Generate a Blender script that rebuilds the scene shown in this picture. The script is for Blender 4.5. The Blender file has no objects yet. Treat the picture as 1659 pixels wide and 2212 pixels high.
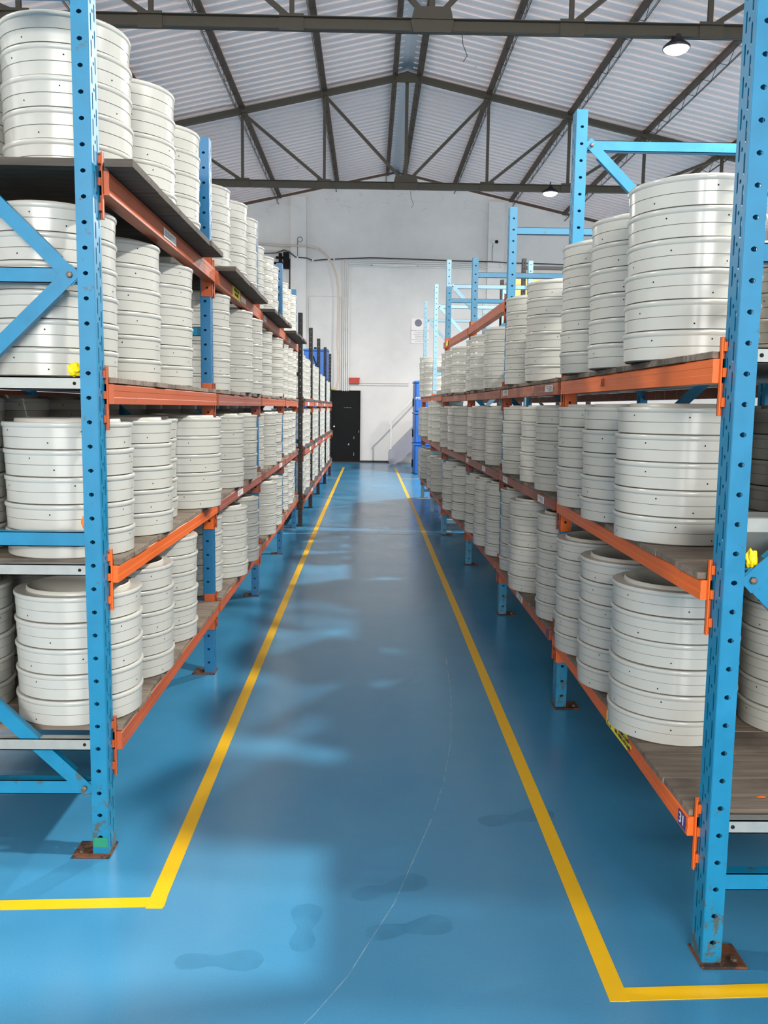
import bpy, math, random
from mathutils import Vector, Matrix
random.seed(7)
S = bpy.context.scene
COL = S.collection

# ------------------------------------------------------------------ camera
cam_d = bpy.data.cameras.new('camera')
cam = bpy.data.objects.new('camera', cam_d); COL.objects.link(cam)
RX = (0.9997851, -0.0165927, 0.0124266)     # camera right, in world axes
UP = (-0.0103981, 0.1171862, 0.9930555)     # camera up
FW = (0.0179337, 0.9929713, -0.1169885)     # view direction
cam.matrix_world = Matrix(((RX[0], UP[0], -FW[0], 0.0), (RX[1], UP[1], -FW[1], 0.0), (RX[2], UP[2], -FW[2], 1.47), (0, 0, 0, 1)))
cam_d.sensor_fit = 'HORIZONTAL'; cam_d.sensor_width = 36.0; cam_d.lens = 1915.0 / 1659.0 * 36.0
cam_d.clip_start = 0.05; cam_d.clip_end = 200
S.camera = cam
S.view_settings.view_transform = 'Standard'; S.view_settings.look = 'None'
S.view_settings.gamma = 1.0; S.view_settings.use_curve_mapping = False
S.view_settings.exposure = -0.14

# ------------------------------------------------------------------ world, daylight and fill lights
W = bpy.data.worlds.new('world'); S.world = W; W.use_nodes = True
W.node_tree.nodes['Background'].inputs[0].default_value = (0.92, 0.96, 1.0, 1)
W.node_tree.nodes['Background'].inputs[1].default_value = 1.6
LAMP_W = 860.0        # each high bay lamp
HIGH_FILL_W = 2100.0       # added fill high behind the camera, to brighten the roof ribs
DOOR_W = 1100.0        # daylight through the big door behind the camera
SIDE_W = 120.0        # added fill along both side walls, at their unseen strip windows
def area(name, loc, rot, sx, sy, power, col=(1, 1, 1), shape='RECTANGLE', spread=math.pi):
    d = bpy.data.lights.new(name, 'AREA'); d.shape = shape; d.size = sx; d.size_y = sy; d.energy = power; d.color = col; d.spread = spread
    o = bpy.data.objects.new(name, d); COL.objects.link(o); o.location = loc; o.rotation_euler = rot
    return o
area('door_daylight', (0.2, -13.7, 2.4), (math.radians(90), 0, 0), 7.0, 4.2, DOOR_W, (1.0, 0.975, 0.935))
area('high_fill_light', (0.4, -13.7, 5.6), (math.radians(90), 0, 0), 7.5, 1.5, HIGH_FILL_W, (1.0, 0.985, 0.96))
area('left_side_fill', (-7.9, 9.0, 4.5), (0, math.radians(-90), 0), 1.3, 26.0, SIDE_W, (1.0, 0.97, 0.93))
area('right_side_fill', (9.15, 9.0, 4.5), (0, math.radians(90), 0), 1.3, 26.0, SIDE_W, (1.0, 0.97, 0.93))

# ------------------------------------------------------------------ materials
def nm(name):
    m = bpy.data.materials.new(name); m.use_nodes = True
    return m, m.node_tree, m.node_tree.nodes['Principled BSDF']
def lin(c):
    return tuple((x / 255 / 12.92 if x / 255 <= 0.04045 else ((x / 255 + 0.055) / 1.055) ** 2.4) for x in c) + (1,)
def paint(name, rgb, rough=0.45, metal=0.0, var=0.12, scale=6.0, wear=None, wear_amt=0.0, wear_scale=30.0, spec=0.5, rough_var=0.1, base_rust=False, stretch=(1, 1, 1), bump=0.0):
    m, t, b = nm(name); N = t.nodes; L = t.links
    tc = N.new('ShaderNodeTexCoord'); mp = N.new('ShaderNodeMapping'); mp.inputs['Scale'].default_value = stretch
    L.new(tc.outputs['Object'], mp.inputs['Vector'])
    n1 = N.new('ShaderNodeTexNoise'); n1.inputs['Scale'].default_value = scale; n1.inputs['Detail'].default_value = 5
    L.new(mp.outputs[0], n1.inputs['Vector'])
    mix = N.new('ShaderNodeMix'); mix.data_type = 'RGBA'
    c = lin(rgb); mix.inputs['A'].default_value = tuple(x * (1 - var) for x in c[:3]) + (1,); mix.inputs['B'].default_value = tuple(min(1, x * (1 + var)) for x in c[:3]) + (1,)
    L.new(n1.outputs['Fac'], mix.inputs['Factor'])
    out = mix.outputs['Result']
    if wear is not None:
        n2 = N.new('ShaderNodeTexNoise'); n2.inputs['Scale'].default_value = wear_scale; n2.inputs['Detail'].default_value = 8; n2.inputs['Roughness'].default_value = 0.7
        L.new(mp.outputs[0], n2.inputs['Vector'])
        rp = N.new('ShaderNodeMapRange'); rp.inputs['From Min'].default_value = 1 - wear_amt; rp.inputs['From Max'].default_value = 1 - wear_amt + 0.06
        src = n2.outputs['Fac']
        if base_rust:
            sx = N.new('ShaderNodeSeparateXYZ'); L.new(tc.outputs['Object'], sx.inputs[0])
            mr = N.new('ShaderNodeMapRange'); mr.inputs['From Min'].default_value = 0.45; mr.inputs['From Max'].default_value = 0.0; mr.inputs['To Min'].default_value = 0.0; mr.inputs['To Max'].default_value = 0.14
            L.new(sx.outputs['Z'], mr.inputs['Value'])
            ad = N.new('ShaderNodeMath'); ad.operation = 'ADD'; L.new(src, ad.inputs[0]); L.new(mr.outputs[0], ad.inputs[1]); src = ad.outputs[0]
        L.new(src, rp.inputs['Value'])
        m2 = N.new('ShaderNodeMix'); m2.data_type = 'RGBA'; L.new(out, m2.inputs['A']); m2.inputs['B'].default_value = lin(wear); L.new(rp.outputs[0], m2.inputs['Factor'])
        out = m2.outputs['Result']
    L.new(out, b.inputs['Base Color'])
    rr = N.new('ShaderNodeMapRange'); rr.inputs['To Min'].default_value = max(0.03, rough - rough_var); rr.inputs['To Max'].default_value = min(1, rough + rough_var)
    L.new(n1.outputs['Fac'], rr.inputs['Value']); L.new(rr.outputs[0], b.inputs['Roughness'])
    b.inputs['Metallic'].default_value = metal
    b.inputs['Specular IOR Level'].default_value = spec
    if bump:
        bp = N.new('ShaderNodeBump'); bp.inputs['Strength'].default_value = bump; bp.inputs['Distance'].default_value = 0.004
        L.new(n1.outputs['Fac'], bp.inputs['Height']); L.new(bp.outputs[0], b.inputs['Normal'])
    return m
def plain(name, rgb, rough=0.5, metal=0.0, emit=0.0):
    m, t, b = nm(name); b.inputs['Base Color'].default_value = lin(rgb); b.inputs['Roughness'].default_value = rough; b.inputs['Metallic'].default_value = metal
    if emit: b.inputs['Emission Color'].default_value = lin(rgb); b.inputs['Emission Strength'].default_value = emit
    return m
def floor_mat():
    m, t, b = nm('blue_floor_paint'); N = t.nodes; L = t.links
    tc = N.new('ShaderNodeTexCoord')
    n = N.new('ShaderNodeTexNoise'); n.inputs['Scale'].default_value = 1.3; n.inputs['Detail'].default_value = 8; n.inputs['Roughness'].default_value = 0.6; L.new(tc.outputs['Object'], n.inputs['Vector'])
    f = N.new('ShaderNodeTexNoise'); f.inputs['Scale'].default_value = 260; f.inputs['Detail'].default_value = 3; L.new(tc.outputs['Object'], f.inputs['Vector'])
    cr = N.new('ShaderNodeValToRGB'); L.new(n.outputs['Fac'], cr.inputs[0])
    cr.color_ramp.elements[0].position = 0.3; cr.color_ramp.elements[0].color = (0.036, 0.200, 0.365, 1)
    cr.color_ramp.elements[1].position = 0.72; cr.color_ramp.elements[1].color = (0.054, 0.236, 0.40, 1)
    mx = N.new('ShaderNodeMix'); mx.data_type = 'RGBA'; mx.blend_type = 'OVERLAY'; mx.inputs['Factor'].default_value = 0.22
    L.new(cr.outputs[0], mx.inputs['A']); L.new(f.outputs['Fac'], mx.inputs['B'])
    # small dark specks of dirt
    sp = N.new('ShaderNodeTexNoise'); sp.inputs['Scale'].default_value = 19; sp.inputs['Detail'].default_value = 2; L.new(tc.outputs['Object'], sp.inputs['Vector'])
    sr = N.new('ShaderNodeMapRange'); sr.inputs['From Min'].default_value = 0.81; sr.inputs['From Max'].default_value = 0.83; sr.inputs['To Max'].default_value = 0.3; L.new(sp.outputs['Fac'], sr.inputs['Value'])
    m3 = N.new('ShaderNodeMix'); m3.data_type = 'RGBA'; L.new(sr.outputs[0], m3.inputs['Factor']); L.new(mx.outputs['Result'], m3.inputs['A']); m3.inputs['B'].default_value = (0.02, 0.09, 0.16, 1)
    L.new(m3.outputs['Result'], b.inputs['Base Color'])
    rr = N.new('ShaderNodeMapRange'); rr.inputs['To Min'].default_value = 0.16; rr.inputs['To Max'].default_value = 0.30; L.new(n.outputs['Fac'], rr.inputs['Value']); L.new(rr.outputs[0], b.inputs['Roughness'])
    b.inputs['Specular IOR Level'].default_value = 0.85
    bp = N.new('ShaderNodeBump'); bp.inputs['Strength'].default_value = 0.06; bp.inputs['Distance'].default_value = 0.002; L.new(f.outputs['Fac'], bp.inputs['Height']); L.new(bp.outputs[0], b.inputs['Normal'])
    return m
def wall_mat():
    m, t, b = nm('white_wall_paint'); N = t.nodes; L = t.links
    tc = N.new('ShaderNodeTexCoord')
    n = N.new('ShaderNodeTexNoise'); n.inputs['Scale'].default_value = 0.7; n.inputs['Detail'].default_value = 9; n.inputs['Roughness'].default_value = 0.65; L.new(tc.outputs['Object'], n.inputs['Vector'])
    cr = N.new('ShaderNodeValToRGB'); L.new(n.outputs['Fac'], cr.inputs[0])
    cr.color_ramp.elements[0].position = 0.3; cr.color_ramp.elements[0].color = (0.60, 0.58, 0.555, 1)
    cr.color_ramp.elements[1].position = 0.6; cr.color_ramp.elements[1].color = (0.70, 0.675, 0.645, 1)
    # thin plaster cracks near the top of the gable
    mp = N.new('ShaderNodeMapping'); mp.inputs['Scale'].default_value = (0.5, 0.5, 1.5); L.new(tc.outputs['Object'], mp.inputs['Vector'])
    ds = N.new('ShaderNodeTexNoise'); ds.inputs['Scale'].default_value = 1.7; ds.inputs['Detail'].default_value = 6; L.new(mp.outputs[0], ds.inputs['Vector'])
    ab = N.new('ShaderNodeMath'); ab.operation = 'SUBTRACT'; L.new(ds.outputs['Fac'], ab.inputs[0]); ab.inputs[1].default_value = 0.5
    ab2 = N.new('ShaderNodeMath'); ab2.operation = 'ABSOLUTE'; L.new(ab.outputs[0], ab2.inputs[0])
    ln = N.new('ShaderNodeMapRange'); ln.inputs['From Min'].default_value = 0.0035; ln.inputs['From Max'].default_value = 0.0; L.new(ab2.outputs[0], ln.inputs['Value'])
    sx = N.new('ShaderNodeSeparateXYZ'); L.new(tc.outputs['Object'], sx.inputs[0])
    zt = N.new('ShaderNodeMapRange'); zt.inputs['From Min'].default_value = 6.25; zt.inputs['From Max'].default_value = 6.6; zt.inputs['To Max'].default_value = 0.45; L.new(sx.outputs['Z'], zt.inputs['Value'])
    mu = N.new('ShaderNodeMath'); mu.operation = 'MULTIPLY'; L.new(ln.outputs[0], mu.inputs[0]); L.new(zt.outputs[0], mu.inputs[1])
    mx = N.new('ShaderNodeMix'); mx.data_type = 'RGBA'; L.new(mu.outputs[0], mx.inputs['Factor']); L.new(cr.outputs[0], mx.inputs['A']); mx.inputs['B'].default_value = (0.16, 0.14, 0.13, 1)
    L.new(mx.outputs['Result'], b.inputs['Base Color']); b.inputs['Roughness'].default_value = 0.7
    return m
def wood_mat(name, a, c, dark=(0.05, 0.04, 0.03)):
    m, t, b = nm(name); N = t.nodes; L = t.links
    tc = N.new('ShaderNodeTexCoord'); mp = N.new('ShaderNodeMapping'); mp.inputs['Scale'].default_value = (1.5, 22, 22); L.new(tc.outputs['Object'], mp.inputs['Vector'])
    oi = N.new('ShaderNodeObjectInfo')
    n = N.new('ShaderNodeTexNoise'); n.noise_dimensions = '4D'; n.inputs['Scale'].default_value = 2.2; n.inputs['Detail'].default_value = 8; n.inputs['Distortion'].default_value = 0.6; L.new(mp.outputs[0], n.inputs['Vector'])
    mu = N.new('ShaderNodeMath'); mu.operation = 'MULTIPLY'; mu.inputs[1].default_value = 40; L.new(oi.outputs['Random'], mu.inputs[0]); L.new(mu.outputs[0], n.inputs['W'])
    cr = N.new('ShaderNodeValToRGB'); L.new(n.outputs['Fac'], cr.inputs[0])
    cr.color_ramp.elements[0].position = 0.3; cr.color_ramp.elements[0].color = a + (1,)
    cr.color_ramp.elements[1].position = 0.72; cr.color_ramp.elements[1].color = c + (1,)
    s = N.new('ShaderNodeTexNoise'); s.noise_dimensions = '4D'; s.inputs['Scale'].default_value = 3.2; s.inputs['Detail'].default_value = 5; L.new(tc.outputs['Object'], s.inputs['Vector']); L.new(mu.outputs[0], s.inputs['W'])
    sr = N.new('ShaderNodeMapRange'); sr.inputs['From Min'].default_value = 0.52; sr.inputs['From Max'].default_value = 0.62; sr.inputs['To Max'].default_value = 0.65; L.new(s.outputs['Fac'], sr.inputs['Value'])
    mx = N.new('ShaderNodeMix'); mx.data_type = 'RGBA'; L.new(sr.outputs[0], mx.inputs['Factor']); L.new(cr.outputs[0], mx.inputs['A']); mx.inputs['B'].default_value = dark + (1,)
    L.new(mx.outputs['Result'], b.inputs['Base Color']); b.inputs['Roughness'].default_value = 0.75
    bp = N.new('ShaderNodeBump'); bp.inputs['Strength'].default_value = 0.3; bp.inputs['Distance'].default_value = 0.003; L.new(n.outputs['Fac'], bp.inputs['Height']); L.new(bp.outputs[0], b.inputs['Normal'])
    return m
def stain_mat(name, rgb, alpha):
    m, t, b = nm(name); b.inputs['Base Color'].default_value = lin(rgb); b.inputs['Roughness'].default_value = 0.3
    N = t.nodes; L = t.links
    n = N.new('ShaderNodeTexNoise'); n.inputs['Scale'].default_value = 14; n.inputs['Detail'].default_value = 6
    tc = N.new('ShaderNodeTexCoord'); L.new(tc.outputs['Object'], n.inputs['Vector'])
    mr = N.new('ShaderNodeMapRange'); mr.inputs['From Min'].default_value = 0.35; mr.inputs['From Max'].default_value = 0.65; mr.inputs['To Min'].default_value = alpha * 0.35; mr.inputs['To Max'].default_value = alpha; L.new(n.outputs['Fac'], mr.inputs['Value'])
    L.new(mr.outputs[0], b.inputs['Alpha'])
    return m

M = {}
M['floor'] = floor_mat(); M['wall'] = wall_mat()
M['ring'] = paint('pale_grey_enamel', (180, 180, 172), 0.22, 0, 0.04, 5, spec=0.5, rough_var=0.06)
M['seam'] = plain('seam_dirt_and_shade', (92, 92, 84), 0.7)  # seam dirt plus painted-in shade of the groove and stacking gap
M['hole'] = plain('black_hole', (8, 8, 8), 0.9)
M['flange'] = paint('flange_enamel', (180, 179, 169), 0.33, 0, 0.06, 9, spec=0.5)
M['blue'] = paint('blue_rack_paint', (2, 118, 156), 0.40, 0, 0.22, 12, wear=(66, 82, 80), wear_amt=0.375, wear_scale=20, base_rust=True)
M['blue_dark'] = paint('deep_blue_rack_paint', (3, 96, 140), 0.42, 0, 0.10, 7, wear=(86, 70, 54), wear_amt=0.30, wear_scale=24, base_rust=True)
M['blue_light'] = paint('light_blue_rack_paint', (120, 160, 178), 0.38, 0, 0.08, 9, wear=(120, 130, 130), wear_amt=0.30, wear_scale=20)
M['black_paint'] = paint('black_rack_paint', (12, 12, 13), 0.45, 0, 0.15, 8, spec=0.3)
M['orange'] = paint('orange_beam_paint', (220, 98, 24), 0.42, 0, 0.10, 5, wear=(120, 62, 34), wear_amt=0.33, wear_scale=16)
M['orange_dull'] = paint('worn_orange_beam_paint', (172, 78, 34), 0.48, 0, 0.14, 5, wear=(84, 48, 36), wear_amt=0.36, wear_scale=14)
M['red_dull'] = paint('faded_red_beam_paint', (146, 76, 58), 0.5, 0, 0.18, 5, wear=(96, 56, 48), wear_amt=0.42, wear_scale=15)
M['red_scratch'] = paint('scratched_red_beam_paint', (152, 82, 56), 0.5, 0, 0.18, 5, wear=(206, 158, 140), wear_amt=0.43, wear_scale=16, stretch=(1, 3, 0.8))
M['galv'] = paint('galvanised_steel', (158, 161, 156), 0.5, 0.45, 0.16, 26, wear=(120, 108, 92), wear_amt=0.34, wear_scale=16)
M['rust'] = paint('rusty_steel', (106, 62, 36), 0.8, 0.15, 0.35, 26, wear=(52, 36, 26), wear_amt=0.5, wear_scale=20, bump=0.6)
M['bolt'] = paint('dull_bolt_steel', (120, 104, 92), 0.5, 0.7, 0.2, 40)
M['wood'] = wood_mat('grey_brown_board', (0.115, 0.085, 0.06), (0.26, 0.21, 0.16))
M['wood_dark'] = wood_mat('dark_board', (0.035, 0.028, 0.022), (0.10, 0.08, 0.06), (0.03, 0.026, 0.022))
M['wood_black'] = wood_mat('blackened_board', (0.03, 0.03, 0.034), (0.085, 0.085, 0.09), (0.02, 0.02, 0.02))
M['tape'] = paint('yellow_floor_tape', (226, 176, 3), 0.42, 0, 0.05, 12, wear=(200, 150, 20), wear_amt=0.3, wear_scale=9)
M['steel_dark'] = paint('dark_truss_paint', (60, 54, 42), 0.55, 0.1, 0.25, 14, wear=(84, 62, 44), wear_amt=0.36, wear_scale=18)
M['steel_brown'] = paint('brown_purlin_paint', (70, 54, 40), 0.6, 0.1, 0.25, 14, wear=(92, 66, 46), wear_amt=0.40, wear_scale=18)
M['sheet'] = paint('roof_sheet', (232, 212, 205), 0.55, 0.0, 0.07, 0.8, wear=(150, 146, 150), wear_amt=0.34, wear_scale=2.2)
M['ridge'] = paint('ridge_metal', (176, 184, 192), 0.35, 0.6, 0.1, 9)
M['dark_gap'] = plain('dark_gap_brown', (62, 48, 40), 0.95)
M['conduit'] = paint('grey_conduit', (222, 220, 214), 0.4, 0, 0.05, 9)
M['cable'] = plain('black_cable', (44, 44, 44), 0.6)
M['hose'] = paint('cream_hose', (206, 186, 168), 0.5, 0, 0.1, 6)
M['door'] = paint('black_door_paint', (5, 5, 5), 0.6, 0, 0.25, 6, spec=0.2)
M['white'] = plain('white_plastic', (225, 225, 222), 0.4)
M['chrome'] = plain('worn_chrome', (190, 190, 186), 0.25, 0.9)
M['redbox'] = paint('red_box_paint', (176, 50, 34), 0.5, 0, 0.15, 16)
M['bin'] = paint('blue_plastic', (10, 88, 168), 0.4, 0, 0.1, 4)
M['poster'] = plain('poster_board', (226, 220, 218), 0.6)
M['ink'] = plain('dark_print', (52, 40, 44), 0.7)
M['poster_grey'] = plain('grey_print', (120, 118, 126), 0.7)
M['stair_grey'] = paint('grey_steel_paint', (150, 150, 158), 0.5, 0, 0.08, 6)
M['yellow'] = paint('yellow_film', (250, 214, 8), 0.42, 0, 0.12, 30)
M['orange_bit'] = plain('bright_orange_plastic', (250, 112, 14), 0.5)
M['label_white'] = plain('white_label', (222, 222, 220), 0.5)
M['label_yellow'] = plain('yellow_label', (244, 226, 40), 0.45)
M['label_purple'] = plain('purple_label', (66, 50, 110), 0.45)
M['card'] = paint('brown_cardboard', (196, 150, 92), 0.8, 0, 0.1, 7)
M['lamp_shell'] = plain('lamp_housing', (52, 52, 56), 0.4, 0.3)
M['lamp_glow'] = plain('lamp_diffuser', (255, 250, 240), 0.5, 0, 18.0)
M['scratch'] = stain_mat('pale_scratch', (150, 196, 214), 0.75)
M['foot'] = stain_mat('damp_stain', (24, 104, 136), 0.17)
M['joint'] = plain('floor_joint_line', (168, 192, 200), 0.5)
M['green'] = plain('green_label', (30, 130, 96), 0.5)

# ------------------------------------------------------------------ mesh helpers
class MB:
    def __init__(self): self.v = []; self.f = []; self.m = []
    def q(self, *ids, mi=0): self.f.append(ids); self.m.append(mi)
    def box(self, x0, x1, y0, y1, z0, z1, mi=0):
        n = len(self.v)
        self.v += [(x0, y0, z0), (x1, y0, z0), (x1, y1, z0), (x0, y1, z0), (x0, y0, z1), (x1, y0, z1), (x1, y1, z1), (x0, y1, z1)]
        for a in ((3, 2, 1, 0), (4, 5, 6, 7), (0, 1, 5, 4), (1, 2, 6, 5), (2, 3, 7, 6), (3, 0, 4, 7)): self.q(*[n + i for i in a], mi=mi)
        return self
    def bar(self, p, q, w, h, up=(0, 0, 1), mi=0):
        p = Vector(p); q = Vector(q); d = (q - p).normalized(); u = Vector(up)
        s = d.cross(u)
        if s.length < 1e-4: s = d.cross(Vector((1, 0, 0)))
        s.normalize(); u = s.cross(d).normalized(); n = len(self.v)
        for c in (p, q):
            for a, b in ((-1, -1), (1, -1), (1, 1), (-1, 1)): self.v.append(tuple(c + s * a * w / 2 + u * b * h / 2))
        for a in ((0, 1, 2, 3), (7, 6, 5, 4), (0, 4, 5, 1), (1, 5, 6, 2), (2, 6, 7, 3), (3, 7, 4, 0)): self.q(*[n + i for i in a], mi=mi)
        return self
    def tube(self, pts, r, seg=8, mi=0, cap=True):
        P = [Vector(p) for p in pts]; n0 = len(self.v); prev = None
        for i, p in enumerate(P):
            d = (P[min(i + 1, len(P) - 1)] - P[max(i - 1, 0)]).normalized()
            if prev is None:
                a = Vector((0, 0, 1)) if abs(d.z) < 0.9 else Vector((1, 0, 0)); s = d.cross(a).normalized()
            else: s = (prev - d * prev.dot(d)).normalized()
            prev = s; t = d.cross(s)
            for k in range(seg):
                an = 2 * math.pi * k / seg; self.v.append(tuple(p + (s * math.cos(an) + t * math.sin(an)) * r))
        for i in range(len(P) - 1):
            for k in range(seg):
                a = n0 + i * seg + k; b = n0 + i * seg + (k + 1) % seg; self.q(a, b, b + seg, a + seg, mi=mi)
        if cap:
            self.q(*[n0 + k for k in range(seg)][::-1], mi=mi); self.q(*[n0 + (len(P) - 1) * seg + k for k in range(seg)], mi=mi)
        return self
    def lathe(self, prof, seg, c=(0, 0, 0), mis=None):
        n0 = len(self.v)
        for r, z in prof:
            for k in range(seg):
                a = 2 * math.pi * k / seg; self.v.append((c[0] + r * math.cos(a), c[1] + r * math.sin(a), c[2] + z))
        for i in range(len(prof) - 1):
            for k in range(seg):
                a = n0 + i * seg + k; b = n0 + i * seg + (k + 1) % seg; self.q(a, b, b + seg, a + seg, mi=(mis[i] if mis else 0))
        return self
    def prism(self, poly, axis, a, b, mi=0):
        n = len(self.v); k = len(poly)
        for t in (a, b):
            for p in poly:
                self.v.append({'x': (t, p[0], p[1]), 'y': (p[0], t, p[1]), 'z': (p[0], p[1], t)}[axis])
        self.q(*range(n, n + k), mi=mi); self.q(*range(n + 2 * k - 1, n + k - 1, -1), mi=mi)
        for i in range(k): j = (i + 1) % k; self.q(n + i, n + j, n + k + j, n + k + i, mi=mi)
        return self
    def mesh(self, name, mats, smooth=False):
        me = bpy.data.meshes.new(name); me.from_pydata(self.v, [], self.f); me.polygons.foreach_set('material_index', self.m)
        for m in (mats if isinstance(mats, (list, tuple)) else [mats]): me.materials.append(m)
        me.update()
        if smooth:
            me.polygons.foreach_set('use_smooth', [True] * len(me.polygons)); me.set_sharp_from_angle(angle=math.radians(42))
        return me
    def build(self, name, mats, parent=None, smooth=False, bevel=0.0):
        o = link(name, self.mesh(name, mats, smooth), parent)
        if bevel:
            import bmesh
            bm = bmesh.new(); bm.from_mesh(o.data); bmesh.ops.recalc_face_normals(bm, faces=bm.faces); bm.to_mesh(o.data); bm.free()
            b = o.modifiers.new('bevel', 'BEVEL'); b.width = bevel; b.segments = 2; b.limit_method = 'ANGLE'
        return o
def link(name, me, parent=None, loc=None, rz=None):
    o = bpy.data.objects.new(name, me); COL.objects.link(o)
    if parent: o.parent = parent
    if loc is not None: o.location = loc
    if rz is not None: o.rotation_euler = (0, 0, rz)
    return o
def tag(o, label=None, cat=None, group=None, kind=None):
    if label: o['label'] = label
    if cat: o['category'] = cat
    if group: o['group'] = group
    if kind: o['kind'] = kind
    return o
def empty(name, loc, label, cat, group=None):
    o = bpy.data.objects.new(name, None); COL.objects.link(o); o.location = loc; o.empty_display_size = 0.1
    return tag(o, label, cat, group)
def struct(o): o['kind'] = 'structure'; return o
def text(body, size, mat, name, parent, mtx, extrude=0.0004, align='CENTER', space=1.0):
    c = bpy.data.curves.new('t', 'FONT'); c.body = body; c.size = size; c.align_x = align; c.align_y = 'CENTER'; c.extrude = extrude; c.space_line = space
    t = bpy.data.objects.new('t', c); COL.objects.link(t)
    dg = bpy.context.evaluated_depsgraph_get(); me = bpy.data.meshes.new_from_object(t.evaluated_get(dg))
    bpy.data.objects.remove(t); me.materials.clear(); me.materials.append(mat)
    me.transform(mtx)
    return link(name, me, parent)
def face_left(x, y, z):    # text lying on a plane whose outward normal is -X (right rack, seen from the aisle)
    return Matrix(((0, 0, -1, x), (-1, 0, 0, y), (0, 1, 0, z), (0, 0, 0, 1)))
def face_right(x, y, z):   # outward normal +X (left rack)
    return Matrix(((0, 0, 1, x), (1, 0, 0, y), (0, 1, 0, z), (0, 0, 0, 1)))
def face_front(x, y, z):   # outward normal -Y
    return Matrix(((1, 0, 0, x), (0, 0, -1, y), (0, 1, 0, z), (0, 0, 0, 1)))

# ------------------------------------------------------------------ the building
XR = 0.63; HALF = 8.75; YB = 23.85; YF = -14.0
def roofz(x, top=7.60): return top - 0.22 * abs(x - XR)
struct(MB().box(XR - HALF - 0.3, XR + HALF + 0.3, YF - 0.3, YB + 0.3, -0.2, 0.0).build('floor', M['floor']))
b = MB(); b.prism([(XR - HALF, 0), (XR + HALF, 0), (XR + HALF, roofz(XR + HALF, 7.50)), (XR, 7.50), (XR - HALF, roofz(XR - HALF, 7.50))], 'y', YB, YB + 0.2)
struct(b.build('wall_back', M['wall']))
b = MB(); b.prism([(XR - HALF, 5.2), (XR + HALF, 5.2), (XR + HALF, roofz(XR + HALF, 7.64)), (XR, 7.64), (XR - HALF, roofz(XR - HALF, 7.64))], 'y', YB + 0.2, YB + 0.26)
struct(b.build('trim_1', M['dark_gap']))  # dark sheet closing the gap under the roof, its shade painted in
for nme, x0, x1, zt in (('trim_2', -2.08, -1.68, 6.86), ('trim_3', 3.05, 3.47, 6.80)):
    b = MB().box(x0, x1, YB - 0.16, YB + 0.01, 0, zt); struct(b.build(nme, M['wall']))
# side walls with a strip window under the eaves, front wall with the big open door
def eave(): return roofz(XR + HALF)
for nme, x, s in (('wall_left', XR - HALF, -1), ('wall_right', XR + HALF, 1)):
    b = MB(); x0, x1 = (x - 0.2, x) if s < 0 else (x, x + 0.2)
    b.box(x0, x1, YF, YB, 0, 3.7); b.box(x0, x1, YF, YB, 5.25, eave() + 0.05); b.box(x0, x1, YF, -4.2, 3.7, 5.25); b.box(x0, x1, 22.2, YB, 3.7, 5.25)
    struct(b.build(nme, M['wall']))
b = MB(); b.box(XR - HALF, -3.4, YF - 0.2, YF, 0, 5.7); b.box(3.8, XR + HALF, YF - 0.2, YF, 0, 5.7)
b.prism([(-3.4, 4.6), (3.8, 4.6), (3.8, 6.9), (XR, 7.6), (-3.4, 6.7)], 'y', YF - 0.2, YF)
b.prism([(XR - HALF, 5.7), (-3.4, 5.7), (-3.4, 6.7)], 'y', YF - 0.2, YF); b.prism([(3.8, 5.7), (XR + HALF, 5.7), (3.8, 6.9)], 'y', YF - 0.2, YF)
struct(b.build('wall_front', M['wall']))
# corrugated roof sheets, corrugations running from ridge to eaves
def roof_sheet(name, s):
    # ribbed sheet: broad flat pans with narrow ribs standing down from them, ribs run from ridge to eaves
    b = MB(); pitch = 0.235
    prof = [(0.0, 0.0), (0.012, -0.040), (0.050, -0.040), (0.080, 0.0)]
    rows = [(0.10, 0.0), (3.25, 0.0), (3.26, 0.010), (6.4, 0.010), (6.41, 0.020), (9.1, 0.020)]
    k = int((YB + 0.25 - YF + 0.3) / pitch); n = len(prof) * k
    for d, dz in rows:
        for i in range(k):
            for (u, h) in prof: b.v.append((XR + s * d, YF - 0.3 + i * pitch + u, roofz(XR + d) + dz + h))
    for r_ in range(len(rows) - 1):
        for i in range(n - 1):
            a = r_ * n + i; b.q(a, a + 1, a + n + 1, a + n)
    o = b.build(name, M['sheet']); return struct(o)
roof_sheet('ceiling', -1); roof_sheet('ceiling', 1)
b = MB(); b.prism([(XR - 0.17, 7.53), (XR, 7.57), (XR + 0.17, 7.53), (XR + 0.17, 7.565), (XR, 7.605), (XR - 0.17, 7.565)], 'y', YF - 0.3, YB + 0.2)
struct(b.build('trim_4', M['ridge']))

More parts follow.
